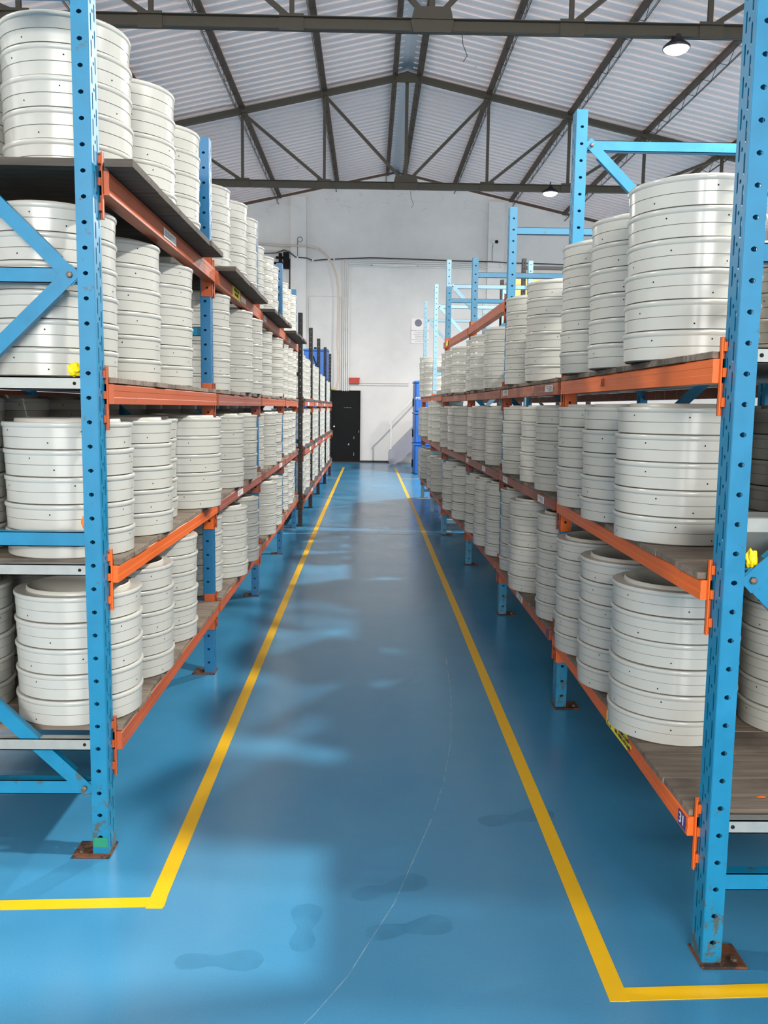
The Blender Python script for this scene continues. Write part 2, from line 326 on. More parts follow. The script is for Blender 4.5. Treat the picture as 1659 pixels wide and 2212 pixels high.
# roof trusses
TY = [3.15, 10.05, 16.95, -3.75]
ZC = 5.53
def top_z(x): return 7.47 - 0.22 * abs(x - XR)
NODES = [1.5, 3.0, 4.4, 5.85, 7.3]
def truss(y, label):
    T = empty('roof_truss', (XR, y, ZC), label, 'truss', 'steel roof trusses')
    X = lambda v: (v[0] - XR, v[1] - y, v[2] - ZC)
    def part(name, fn):
        b = MB(); fn(b); b.v = [X(v) for v in b.v]; return b.build(name, M['steel_dark'], T)
    def bc(b):
        for dy in (-0.045, 0.045):
            b.box(XR - 8.7, XR + 8.7, y + dy - 0.005 * (1 if dy > 0 else -1) - 0.004, y + dy + 0.004, ZC - 0.055, ZC + 0.055)
            b.box(XR - 8.7, XR + 8.7, min(y + dy, y + dy * 0.1), max(y + dy, y + dy * 0.1), ZC - 0.055, ZC - 0.047)
            b.box(XR - 8.7, XR + 8.7, min(y + dy, y + dy * 2.2), max(y + dy, y + dy * 2.2), ZC + 0.047, ZC + 0.055)
    part('bottom_chord', bc)
    for s in (-1, 1):
        part('top_chord', lambda b: b.bar((XR, y, top_z(XR)), (XR + s * 8.75, y, top_z(XR + s * 8.75)), 0.10, 0.10))
    part('king_post', lambda b: b.bar((XR, y, ZC), (XR, y, 7.42), 0.06, 0.06))
    for s in (-1, 1):
        prev = 0.0
        for d in NODES:
            x = XR + s * d
            part('vertical_strut', lambda b: b.bar((x, y, ZC), (x, y, top_z(x)), 0.05, 0.05))
            part('diagonal_strut', lambda b: b.bar((x, y + 0.01, top_z(x) - 0.03), (XR + s * prev, y + 0.01, ZC + 0.05), 0.05, 0.055, (0, 1, 0)))
            part('gusset_plate', lambda b: b.box(x - 0.13, x + 0.13, y - 0.062, y - 0.052, ZC - 0.08, ZC + 0.09))
            part('purlin_cleat', lambda b: b.box(x - 0.05, x + 0.05, y - 0.06, y + 0.06, top_z(x) + 0.03, top_z(x) + 0.09))
            prev = d
    part('gusset_plate', lambda b: b.prism([(XR - 0.20, ZC - 0.08), (XR + 0.20, ZC - 0.08), (XR + 0.23, ZC + 0.02), (XR + 0.19, ZC + 0.18), (XR - 0.19, ZC + 0.18), (XR - 0.23, ZC + 0.02)], 'y', y - 0.08, y - 0.066))
    part('gusset_plate', lambda b: b.prism([(XR - 0.22, 7.33), (XR + 0.22, 7.33), (XR + 0.22, 7.46), (XR, 7.53), (XR - 0.22, 7.46)], 'y', y - 0.08, y - 0.066))
    return T
truss(10.05, 'nearest dark steel roof truss in view, heavy gusset plate at its middle')
truss(16.95, 'farther dark steel roof truss, whole ridge and king post in view')

# open-web purlins
def purlin(x, s, label):
    zt = roofz(x) - 0.085
    P = empty('roof_purlin', (x, YB, zt), label, 'purlin', 'open web roof purlins')
    y0, y1 = YF, YB - 0.03 + (0.0)
    b = MB(); b.box(-0.045, 0.045, y0 - YB, y1 - YB, -0.03, 0.03); b.build('top_flange', M['steel_brown'], P)
    b = MB(); off = 0.03 * s
    b.tube([(off, y0 - YB, -0.175), (off, y1 - YB, -0.175)], 0.007, 6); b.tube([(off - 0.02, y0 - YB, -0.175), (off - 0.02, y1 - YB, -0.175)], 0.005, 5)
    b.build('bottom_rod', M['steel_brown'], P)
    b = MB(); pts = []; n = int((y1 - y0) / 0.32)
    for i in range(n + 1): pts.append((off * (i % 2), y0 - YB + i * 0.32, -0.03 if i % 2 == 0 else -0.175))
    b.tube(pts, 0.005, 5); b.build('zigzag_web', M['steel_brown'], P)
    return P
ordn = ['first', 'second', 'third', 'fourth', 'fifth', 'sixth', 'seventh', 'eighth', 'ninth', 'tenth', 'eleventh', 'twelfth', 'thirteenth', 'fourteenth', 'fifteenth', 'sixteenth', 'seventeenth', 'eighteenth', 'nineteenth', 'twentieth', 'twenty-first', 'twenty-second', 'twenty-third', 'twenty-fourth']
for s, side in ((-1, 'left'), (1, 'right')):
    purlin(XR + s * 0.22, s, 'brown open web purlin running close beside the ridge, %s of it' % side)
    for i, d in enumerate(NODES[:4] if s > 0 else NODES[:3]):
        purlin(XR + s * d, s, 'brown open web purlin, %s one out from the ridge pair on the %s slope' % (ordn[i], side))

# high bay lamps
def lamp(x, y, z, label, visible=True, power=LAMP_W):
    T = empty('high_bay_lamp', (x, y, z), label, 'lamp', 'high bay lamps')
    b = MB(); b.lathe([(0.0, 0.14), (0.05, 0.14), (0.06, 0.09), (0.12, 0.045), (0.145, 0.02), (0.145, -0.003), (0.137, -0.003), (0.135, 0.0)], 32); b.build('housing', M['lamp_shell'], T, smooth=True)
    b = MB(); b.lathe([(0.0, -0.055), (0.07, -0.046), (0.115, -0.022), (0.134, 0.002)], 32); b.build('diffuser', M['lamp_glow'], T, smooth=True)
    b = MB(); b.tube([(0, 0, 0.15), (0, 0, max(0.2, 5.5 - z))], 0.012, 8); b.build('hanger_rod', M['lamp_shell'], T)
    L = area('lamp_light', (0, 0, -0.06), (0, 0, 0), 0.24, 0.24, power, (1.0, 0.965, 0.91), 'DISK'); L.parent = T
    return T
lamp(3.28, 10.05, 5.36, 'round high bay lamp glowing under the nearest roof truss, at the right')
lamp(3.31, 16.95, 5.45, 'round high bay lamp glowing under the farther roof truss, over the right rack')
lamp(2.70, 2.52, 4.62, 'round high bay lamp above and right of the front of the aisle, out of view', power=470.0)
lamp(-5.2, 3.15, 5.38, 'added fill lamp beyond the left rack, nearest the front, out of view', power=320.0)  # left lamp row is added as unseen fill light
lamp(-5.2, 10.05, 5.38, 'added fill lamp hung beyond the left rack at the nearest truss, out of view', power=320.0)
lamp(-5.2, 16.95, 5.38, 'added fill lamp hung beyond the left rack at the farther truss, out of view', power=320.0)

# ------------------------------------------------------------------ floor markings
def strip(pts, w, label, z=0.0012, name='floor_tape', mat='tape', cat='floor tape', group='yellow floor tapes', parent=None):
    b = MB(); P = [Vector((p[0], p[1], 0)) for p in pts]
    for i, p in enumerate(P):
        d = (P[min(i + 1, len(P) - 1)] - P[max(i - 1, 0)]).normalized(); s = Vector((d.y, -d.x, 0)) * w / 2
        for zz in (0.0002, z): b.v += [(p.x - s.x, p.y - s.y, zz), (p.x + s.x, p.y + s.y, zz)]
    for i in range(len(P) - 1):
        a = 4 * i; c = a + 4
        b.q(a + 2, a + 3, c + 3, c + 2); b.q(a, a + 2, c + 2, c); b.q(a + 1, c + 1, c + 3, a + 3)
    b.q(0, 1, 3, 2); e = 4 * (len(P) - 1); b.q(e, e + 2, e + 3, e + 1)
    o = b.build(name, M[mat], parent)
    if label: tag(o, label, cat, group)
    return o
strip([(-0.617, 2.46), (-0.622, 6), (-0.628, 12), (-0.610, 21.75)], 0.05, 'long yellow tape line along the left rack')
strip([(-3.2, 2.40), (-1.07, 2.475), (-0.59, 2.495)], 0.05, 'yellow tape turning left across the floor from the left line', z=0.0018)
strip([(0.643, 2.05), (0.647, 3.25), (0.655, 6), (0.668, 12), (0.655, 21.9)], 0.05, 'long yellow tape line along the right rack')
strip([(0.66, 2.077), (1.06, 2.095), (3.2, 2.16)], 0.05, 'yellow tape turning right across the floor from the right line', z=0.0018)
strip([(0.67, 18.45), (1.6, 18.5)], 0.03, 'thin faded yellow cross line at the far end, right side', group='thin cross lines')
strip([(0.66, 14.45), (1.3, 14.45)], 0.03, 'thin faded yellow cross line by the light blue posts', group='thin cross lines')
strip([(-1.6, 18.5), (-0.64, 18.45)], 0.03, 'thin faded yellow cross line at the far end, left side', group='thin cross lines')
fl = bpy.data.objects['floor']
strip([(-6.0, 10.24), (6.0, 10.27)], 0.020, None, z=0.0006, name='joint_line', mat='joint', parent=fl)
strip([(-0.14, 1.97), (-0.12, 2.0), (-0.04, 2.15), (0.02, 2.31), (0.09, 2.49), (0.15, 2.71), (0.23, 3.0), (0.31, 3.35), (0.38, 3.8), (0.44, 4.44), (0.47, 5.1)], 0.0026, None, z=0.0005, name='scratch', mat='scratch', parent=fl)
def footprint(x, y, ang, L=0.25, k=0.38):
    pts = [(-0.5, 0.0), (-0.46, 0.12), (-0.34, 0.17), (-0.2, 0.15), (-0.02, 0.10), (0.15, 0.17), (0.32, 0.21), (0.45, 0.15), (0.5, 0.0), (0.44, -0.14), (0.3, -0.19), (0.12, -0.15), (-0.05, -0.07), (-0.25, -0.13), (-0.42, -0.12)]
    b = MB(); ca, sa = math.cos(ang), math.sin(ang); n = len(pts)
    b.v.append((x, y, 0.0008))
    for sc in (0.55, 1.0):
        for px, py in pts:
            u, v = px * L * sc, py * L * sc; b.v.append((x + ca * u - sa * v, y + sa * u + ca * v, 0.0008))
    for i in range(n):
        j = (i + 1) % n; b.q(0, 1 + i, 1 + j); b.q(1 + i, 1 + n + i, 1 + n + j, 1 + j)
    return b.build('footprint', M['foot'], fl)
footprint(0.13, 2.36, 0.25, 0.26); footprint(0.08, 2.575, 0.45, 0.26); footprint(-0.385, 2.21, 0.05, 0.24); footprint(-0.165, 2.37, 1.57, 0.24)
footprint(0.55, 3.05, 0.3, 0.3)

# ------------------------------------------------------------------ racks
def plate(b, org, u, z0, z1, cols, flip=False, pitch=0.075):
    org = Vector(org); u = Vector(u)
    def V(uu, z): b.v.append(tuple(org + u * uu + Vector((0, 0, z)))); return len(b.v) - 1
    def face(*i): b.q(*(i[::-1] if flip else i))
    def strip_(u0, u1, a, c): face(V(u0, a), V(u1, a), V(u1, c), V(u0, c))
    for (u0, u1, phase, rx, rz) in cols:
        if rx == 0: strip_(u0, u1, z0, z1); continue
        z = z0 + phase
        if phase > 0: strip_(u0, u1, z0, z)
        while z + pitch <= z1 + 1e-6:
            uc = (u0 + u1) / 2; zc = z + pitch / 2
            o = [V(u0, z), V(uc, z), V(u1, z), V(u1, zc), V(u1, z + pitch), V(uc, z + pitch), V(u0, z + pitch), V(u0, zc)]
            k = rx * 0.3; kx = rx * 0.72
            i = [V(uc - kx, zc - rz + k), V(uc, zc - rz), V(uc + kx, zc - rz + k), V(uc + rx, zc), V(uc + kx, zc + rz - k), V(uc, zc + rz), V(uc - kx, zc + rz - k), V(uc - rx, zc)]
            if rz > 2 * rx:
                i2 = [V(uc - rx, zc - rz + 1.2 * rx), V(uc + rx, zc - rz + 1.2 * rx), V(uc + rx, zc + rz - 1.2 * rx), V(uc - rx, zc + rz - 1.2 * rx)]
                seq = [(o[0], o[1], i[1], i2[0]), (o[1], o[2], i2[1], i[1]), (o[2], o[3], i[3], i2[1]), (o[3], o[4], i2[2], i[3]), (o[4], o[5], i[5], i2[2]), (o[5], o[6], i2[3], i[5]), (o[6], o[7], i[7], i2[3]), (o[7], o[0], i2[0], i[7])]
                for s in seq: face(*s)
            else:
                for n in range(8): m = (n + 1) % 8; face(o[n], o[m], i[m], i[n])
            z += pitch
        if z < z1 - 1e-6: strip_(u0, u1, z, z1)
PW = 0.075; PD = 0.05      # upright: width along the aisle, depth across
_upr = {}
def upright_mesh(s, H, mat):
    key = (s, H, mat)
    if key in _upr: return _upr[key]
    b = MB(); z0 = 0.006
    # slotted face towards the aisle (x = 0), body goes away from the aisle (x * s)
    plate(b, (0, 0, 0), (0, 1, 0), z0, H, [(0, 0.012, 0, 0, 0), (0.012, 0.028, 0, 0.0045, 0.027), (0.028, 0.047, 0.0375, 0.0058, 0.0058), (0.047, 0.063, 0.0375, 0.0045, 0.027), (0.063, 0.075, 0, 0, 0)], flip=(s < 0))
    plate(b, (0, 0, 0), (s, 0, 0), z0, H, [(0, 0.016, 0, 0, 0), (0.016, 0.036, 0.02, 0.0085, 0.0068), (0.036, PD, 0, 0, 0)], flip=(s > 0) is False)
    plate(b, (0, PW, 0), (s, 0, 0), z0, H, [(0, 0.016, 0, 0, 0), (0.016, 0.036, 0.02, 0.0085, 0.0068), (0.036, PD, 0, 0, 0)], flip=(s > 0))
    plate(b, (s * PD, 0, 0), (0, 1, 0), z0, H, [(0, 0.029, 0, 0, 0)], flip=(s > 0)); plate(b, (s * PD, 0.046, 0), (0, 1, 0), z0, H, [(0, 0.029, 0, 0, 0)], flip=(s > 0))  # rear lips widened to block light and darken the inside
    me = b.mesh('upright', M[mat]); _upr[key] = me
    return me
def rack(name, label, s, frames, H, mats, levels, depth=1.0, back_of=None, braces_mat=None, brace_lv=(0.228, 1.045, 1.858, 2.685), front_nodes=None, base='rust', only=None, base_dir=1, bolts=True):
    """frames: (x of aisle face, y of near edge). levels: per bay a list of (z0, z1, beam material)."""
    x0, y0 = frames[0]
    R = empty(name, (x0 + s * 0.5, y0, 0), label, 'storage rack'); ox, oy = R.location.x, R.location.y
    def rel(b): b.v = [(v[0] - ox, v[1] - oy, v[2]) for v in b.v]; return b
    bm_ = braces_mat or mats
    for fi, (x, y) in enumerate(frames):
        for (px, sg) in ((x, s), (x + s * depth, -s)):
            o = link('upright', upright_mesh(sg, H, mats), R, (px - ox, y - oy, 0))
            sm = o.modifiers.new('thickness', 'SOLIDIFY'); sm.thickness = 0.003; sm.offset = 0
            b = MB(); fx = sorted((-sg * 0.008, sg * 0.115)); b.box(fx[0], fx[1], -0.022, 0.085, 0.0005, 0.007)
            bp = b.build('base_plate', M[base], o, bevel=0.0015)
            if bolts:
                b = MB(); b.lathe([(0.009, 0.0), (0.009, 0.007), (0.0, 0.0075)], 6, (sg * 0.09, 0.01, 0.007)); b.build('anchor_bolt', M['bolt'], o)
        # cross frame
        ym = y + PW * 0.5
        fn = front_nodes[fi] if isinstance(front_nodes, (list, tuple)) else front_nodes
        for z in brace_lv:
            if z > H: continue
            b = MB(); xa, xb = x + s * 0.045, x + s * (depth - 0.045)
            a0, a1 = min(xa, xb), max(xa, xb)
            b.box(a0, a1, y + 0.012, y + 0.0145, z - 0.023, z + 0.023); b.box(a0, a1, y + 0.012, y + 0.05, z + 0.0205, z + 0.023); b.box(a0, a1, y + 0.012, y + 0.05, z - 0.023, z - 0.0205)
            ho = rel(b).build('horizontal_brace', M[bm_], R)
        for i in range(len(brace_lv) - 1):
            za, zb = brace_lv[i], brace_lv[i + 1]
            if zb > H: continue
            xf, xk = x + s * 0.075, x + s * (depth - 0.075)
            p, q = ((xf, za), (xk, zb)) if (i % 2 == 0) == (fn == 0) else ((xk, za), (xf, zb))
            d = Vector((q[0] - p[0], 0, q[1] - p[1])).normalized()
            b = MB(); e = 0.025 if i % 2 else 0.0255
            yy = y + 0.008 - (0.004 if i % 2 else 0.0)
            b.bar((p[0] - d.x * e, yy, p[1] - d.z * e), (q[0] + d.x * e, yy, q[1] + d.z * e), 0.004, 0.044, (0, 1, 0)) if False else b.bar((p[0] - d.x * e, yy, p[1] - d.z * e), (q[0] + d.x * e, yy, q[1] + d.z * e), 0.044, 0.003, (0, 1, 0))
            # folded edge of the channel
            nrm = Vector((-d.z, 0, d.x))
            c = Vector((0, 0.014, 0)) 
            for k in (-1, 1):
                off = nrm * 0.0205 * k
                b.bar((p[0] + d.x * 0.06 + off.x, yy + 0.013, p[1] + d.z * 0.06 + off.z), (q[0] - d.x * 0.06 + off.x, yy + 0.013, q[1] - d.z * 0.06 + off.z), 0.003, 0.026, (0, 1, 0))
            di = rel(b).build('diagonal_brace', M[bm_], R)
            if bolts:
                b = MB()
                for (bx_, bz_) in (p, q):
                    n0 = len(b.v); b.lathe([(0.0095, 0), (0.0095, 0.008), (0.006, 0.010), (0.0, 0.0105)], 6)
                    for j in range(n0, len(b.v)): v = b.v[j]; b.v[j] = (bx_ + v[0] - ox, yy - 0.002 - v[2] - oy, bz_ + v[1])
                    b.build('bolt', M['bolt'], di); b = MB()
    for i in range(len(frames) - 1):
        (xa, ya), (xb, yb) = frames[i], frames[i + 1]
        for (z0, z1, bmn) in levels[i]:
            for back in (False, True):
                sg = -s if back else s; dx = s * depth if back else 0
                A = (xa + dx, ya + PW); B = (xb + dx, yb)
                b = MB(); n = 0
                zs = z1 - 0.022
                # box beam with a shallow groove along the face
                prof = [(-0.030, z0), (0.022, z0), (0.022, z1), (-0.026, z1), (-0.030, z1 - 0.004), (-0.030, z1 - 0.020), (-0.0292, z1 - 0.022), (-0.0292, z0 + 0.022), (-0.030, z0 + 0.020)]
                k = len(prof)
                for (px, py) in (A, B):
                    for (u, z) in prof: b.v.append((px + sg * u, py, z))
                b.q(*range(k)); b.q(*range(2 * k - 1, k - 1, -1))
                for j in range(k): jj = (j + 1) % k; b.q(j, jj, k + jj, k + j)
                be = rel(b).build('beam', M[bmn], R)
                if back: continue
                for (px, py, dy) in ((A[0], A[1], 1), (B[0], B[1], -1)):
                    b = MB(); u0, u1 = sorted((px - sg * 0.013, px + sg * 0.046)); y_a, y_b = sorted((py, py + dy * 0.005))
                    b.box(u0, u1, y_a, y_b, z1 - 0.145, z1 + 0.055)
                    f0, f1 = sorted((px - sg * 0.013, px - sg * 0.009)); g0, g1 = sorted((py - dy * 0.012, py + dy * 0.005)); b.box(f0, f1, g0, g1, z1 - 0.145, z1 + 0.055)
                    for hz in (-0.11, -0.035, 0.03):
                        f0, f1 = sorted((px - sg * 0.009, px + sg * 0.0)); b.box(f0, f1, *sorted((py - dy * 0.018, py - dy * 0.004)), z1 + hz - 0.012, z1 + hz + 0.012)
                    b.v = [(v[0] - ox, v[1] - oy, v[2]) for v in b.v]
                    b.build('connector', M[bmn if bmn != 'red_scratch' else 'orange_dull'], be, bevel=0.001)
                    if py == B[1]:
                        b = MB(); n0 = 0; b.lathe([(0.006, 0), (0.006, 0.0015), (0, 0.0016)], 8)
                        for j in range(len(b.v)): v = b.v[j]; b.v[j] = (px + sg * 0.014 + v[0] - ox, py - 0.0052 - v[2] - oy, z1 - 0.10 + v[1])
                        b.build('connector_hole', M['hole'], be)
    return R, (ox, oy)
LF = [(-0.838, 2.77), (-0.842, 4.77), (-0.850, 6.80), (-0.856, 8.78), (-0.878, 10.70)]
RF = [(0.905, 2.20), (0.940, 4.24), (0.948, 6.23), (0.932, 8.27), (0.868, 10.24)]
KF = [(-0.815, 10.87), (-0.822, 12.90), (-0.825, 14.92), (-0.820, 17.02), (-0.820, 19.12)]
BF = [(0.885, 10.52), (0.895, 12.59), (0.873, 14.56)]
LZ = [(0.333, 0.392), (0.895, 0.950), (1.470, 1.533), (2.110, 2.182)]
RZ = [(0.325, 0.378), (0.978, 1.030), (1.543, 1.604)]
RZ1 = [(0.325, 0.378), (0.968, 1.030), (1.543, 1.604), (2.144, 2.213)]
def lv(zs, mats): return [(a, c, m) for (a, c), m in zip(zs, mats)]
LL = [lv(LZ, ['orange_dull', 'orange', 'orange_dull', 'orange_dull']), lv(LZ, ['orange_dull', 'red_dull', 'red_dull', 'orange_dull']), lv(LZ, ['orange_dull', 'red_dull', 'orange_dull', 'orange_dull']), lv(LZ, ['orange_dull', 'red_dull', 'orange_dull', 'orange_dull'])]
RL = [lv(RZ, ['orange'] * 3), lv(RZ, ['orange_dull', 'red_dull', 'red_scratch']), lv(RZ1, ['orange_dull', 'red_dull', 'red_scratch', 'orange_dull']), lv(RZ1, ['orange_dull', 'red_dull', 'red_scratch', 'orange_dull'])]
rackL, oL = rack('pallet_rack', 'blue pallet rack with orange beams and four loaded levels, left of the aisle', -1, LF, 2.84, 'blue_dark', LL, front_nodes=[0, 1, 1, 1, 1], braces_mat='blue')
rackR, oR = rack('pallet_rack', 'blue pallet rack with orange beams and three loaded levels, right of the aisle', 1, RF, 2.84, 'blue', RL, front_nodes=[1, 1, 0, 0, 0], braces_mat='blue')
KZ = [(0.285, 0.345), (0.880, 0.938), (1.475, 1.535)]
rackK, oK = rack('pallet_rack', 'pallet rack with black posts and worn orange beams, beyond the blue left rack', -1, KF, 2.59, 'black_paint', [lv(KZ, ['orange_dull'] * 3)] * 4, front_nodes=0, base='black_paint')
BZ = [(0.300, 0.355), (0.955, 1.010), (1.560, 1.620)]
rackB, oB = rack('pallet_rack', 'taller pallet rack with light blue posts, beyond the blue right rack', 1, BF, 3.18, 'blue_light', [lv(BZ, ['orange_dull', 'red_dull', 'orange_dull'])] * 2, front_nodes=1, base='galv', brace_lv=(0.12, 1.05, 1.95, 2.88))
# the front posts are brighter sky blue
for ch in list(rackL.children):
    if ch.name.startswith('upright') and abs(ch.location.y) < 0.01 and ch.location.x > 0:
        ch.data = upright_mesh(-1, 2.84, 'blue')

# galvanised cross bars carried by the front frames, at deck height
def crossbar(x0, x1, y, z0, z1, parent, o, mat='galv'):
    b = MB(); b.box(x0, x1, y, y + 0.003, z0, z1); b.box(x0, x1, y, y + 0.035, z1 - 0.003, z1); b.box(x0, x1, y, y + 0.035, z0, z0 + 0.003)
    b.v = [(v[0] - o[0], v[1] - o[1], v[2]) for v in b.v]
    c = b.build('deck_support', M[mat], parent)
    b = MB(); b.lathe([(0.0055, 0), (0.0055, 0.001), (0, 0.0011)], 8); xx = x1 - 0.02 if abs(x1) < abs(x0) else x0 + 0.02
    for j in range(len(b.v)): v = b.v[j]; b.v[j] = (xx + v[0] - o[0], y - 0.0002 - v[2] - o[1], (z0 + z1) / 2 + v[1])
    b.build('bar_hole', M['hole'], c)
    return c
for z0, z1 in ((0.356, 0.394), (0.930, 0.966), (1.513, 1.551)):
    crossbar(-1.80, -0.889, 2.775, z0, z1, rackL, oL)
for z0, z1 in ((0.357, 0.393), (1.592, 1.630)):
    crossbar(0.957, 1.86, 2.225, z0, z1, rackR, oR)
# deep galvanised hopper-like support at the second level of the right rack
b = MB(); b.prism([(2.27, 1.16), (2.27, 1.195), (2.273, 1.198), (2.40, 1.198), (2.40, 1.195), (2.276, 1.192), (2.276, 1.16), (2.40, 1.05), (2.397, 1.048)], 'x', 0.965, 1.84)
b.v = [(v[0] - oR[0], v[1] - oR[1], v[2]) for v in b.v]; b.build('galvanised_channel', M['galv'], rackR)
# deck level crossbars on each inner frame (dark, mostly hidden)
# labels on beams
def beam_label(side, x, y0, y1, z0, z1, mat, name, rk, o):
    b = MB(); t = 0.0012
    x0, x1 = (x, x + t) if side == 'L' else (x - t, x)
    b.box(x0 - o[0], x1 - o[0], y0 - o[1], y1 - o[1], z0, z1); return b.build(name, M[mat], nearest_beam(rk, o, (y0 + y1) / 2, (z0 + z1) / 2))
def nearest_beam(rk, o, y, z):
    best = None
    for ch in rk.children:
        if not ch.name.startswith('beam'): continue
        vs = [v.co for v in ch.data.vertices]
        ys = [v.y + o[1] for v in vs]; zs = [v.z for v in vs]; xs = [v.x for v in vs]
        if min(ys) - 0.2 <= y <= max(ys) + 0.2:
            d = abs((min(zs) + max(zs)) / 2 - z) + (0 if min(abs(a + o[0]) for a in xs) < 1.2 else 9)
            if best is None or d < best[0]: best = (d, ch)
    return best[1]
def facex(frames, y, s):
    for (xa, ya), (xb, yb) in zip(frames, frames[1:]):
        if ya <= y <= yb + 0.1:
            t = min(1, max(0, (y - ya - PW) / (yb - ya - PW))); return xa + (xb - xa) * t - s * 0.0302
    return frames[0][0]
def lab(side, fr, rk, o, y0, y1, z0, z1, mat, name):
    s = -1 if side == 'L' else 1
    return beam_label(side, facex(fr, (y0 + y1) / 2, s) + (0.0004 if side == 'L' else -0.0004), y0, y1, z0, z1, mat, name, rk, o)
def lab_text(side, fr, rk, o, y, z, body, size, mat, space=1.0, L=None):
    s = -1 if side == 'L' else 1
    x = facex(fr, y, s) + (0.0022 if side == 'L' else -0.0022) - o[0]
    m = face_right(x, y - o[1], z) if side == 'L' else face_left(x, y - o[1], z)
    if L is None: L = nearest_beam(rk, o, y, z)
    return text(body, size, M[mat], 'lettering', nearest_beam(rk, o, y, z), m, space=space)
def lines(side, fr, rk, o, y0, y1, z):
    s = -1 if side == 'L' else 1; b = MB(); n = 9
    for row, f in ((0.008, 1.0), (0.001, 0.8), (-0.008, 0.6)):
        for i in range(int(n * f)):
            ya = y0 + (y1 - y0) * i / n; w = (y1 - y0) / n * random.uniform(0.5, 0.85)
            x = facex(fr, ya, s) - s * 0.0018
            b.box(min(x, x - s * 0.0004) - o[0], max(x, x - s * 0.0004) - o[0], ya - o[1], ya + w - o[1], z + row - 0.0018, z + row + 0.0018)
    return b.build('printed_line', M['poster_grey'], nearest_beam(rk, o, (y0 + y1) / 2, z))
a = lab('R', RF, rackR, oR, 2.81, 3.14, 0.326, 0.377, 'label_yellow', 'warning_label'); a['label'] = 'yellow load warning label'
lab_text('R', RF, rackR, oR, 2.93, 0.3515, 'WORKING LOAD\nUDL 1000KG PER LEVEL', 0.0185, 'ink', 0.95)
x = facex(RF, 3.09, 1) - 0.003 - oR[0]
b = MB()
for p, q in (((3.125, 0.332), (3.10, 0.372)), ((3.10, 0.372), (3.075, 0.332)), ((3.075, 0.332), (3.125, 0.332)), ((3.10, 0.342), (3.10, 0.358))):
    b.bar((x, p[0] - oR[1], p[1]), (x, q[0] - oR[1], q[1]), 0.002, 0.004, (1, 0, 0))
b.build('warning_triangle', M['ink'], nearest_beam(rackR, oR, 3.1, 0.35))
lab('R', RF, rackR, oR, 2.288, 2.345, 0.330, 0.372, 'label_purple', 'number_tag')['label'] = 'purple tag with white number 31'
lab_text('R', RF, rackR, oR, 2.317, 0.351, '31', 0.042, 'label_white')
lab('L', LF, rackL, oL, 3.58, 3.80, 2.122, 2.158, 'label_white', 'white_label')
lines('L', LF, rackL, oL, 3.60, 3.78, 2.140)
lab('L', LF, rackL, oL, 5.37, 5.68, 2.115, 2.178, 'label_yellow', 'warning_label')
lab_text('L', LF, rackL, oL, 5.52, 2.147, 'WORKING LOAD\nUDL 1000KG', 0.026, 'ink', 0.95)
lab('L', LF, rackL, oL, 5.72, 5.95, 2.125, 2.16, 'label_white', 'white_label')
lab('R', RF, rackR, oR, 9.75, 10.1, 2.15, 2.205, 'label_yellow', 'warning_label')
for (sd, fr, rk, o, y0, y1, z0, z1) in (('R', RF, rackR, oR, 4.43, 4.62, 1.560, 1.594), ('R', RF, rackR, oR, 5.91, 6.12, 1.560, 1.596), ('R', RF, rackR, oR, 4.56, 4.72, 0.982, 1.018), ('R', RF, rackR, oR, 5.82, 6.0, 0.980, 1.02), ('R', RF, rackR, oR, 5.11, 5.31, 0.334, 0.370), ('L', LF, rackL, oL, 5.53, 5.75, 0.905, 0.940), ('R', RF, rackR, oR, 8.0, 8.18, 0.985, 1.02), ('L', LF, rackL, oL, 8.2, 8.45, 0.905, 0.94), ('R', RF, rackR, oR, 6.9, 7.1, 0.982, 1.018), ('L', LF, rackL, oL, 6.98, 7.15, 2.125, 2.165), ('L', LF, rackL, oL, 9.2, 9.4, 2.125, 2.165)):
    lab(sd, fr, rk, o, y0, y1, z0, z1, 'label_white', 'white_label')
    lines(sd, fr, rk, o, y0 + 0.02, y1 - 0.02, (z0 + z1) / 2)
for (y, z) in ((4.35, 0.351), (8.40, 0.352)):
    lab('R', RF, rackR, oR, y - 0.03, y + 0.03, z - 0.02, z + 0.02, 'label_purple', 'number_tag')
for (sd, fr, rk, o, y, z) in (('L', KF, rackK, oK, 12.0, 0.91), ('L', KF, rackK, oK, 13.4, 0.91), ('L', KF, rackK, oK, 15.6, 0.91), ('L', KF, rackK, oK, 11.6, 1.505), ('L', KF, rackK, oK, 13.6, 1.505), ('L', KF, rackK, oK, 15.9, 1.505), ('L', KF, rackK, oK, 12.4, 0.315), ('L', KF, rackK, oK, 15.4, 0.315)):
    lab(sd, fr, rk, o, y - 0.13, y + 0.13, z - 0.022, z + 0.022, 'label_white', 'white_label')
b = MB(); n0 = 0; b.box(-0.002 - 0.045, -0.002, -0.0035, -0.0015, 0.03, 0.062)
fp = [c for c in rackL.children if c.name.startswith('upright') and c.location.x > 0 and abs(c.location.y) < 0.01][0]
b.build('green_mark', M['green'], fp)
lab_text('R', RF, rackR, oR, 3.42, 1.574, 'A3', 0.045, 'ink')

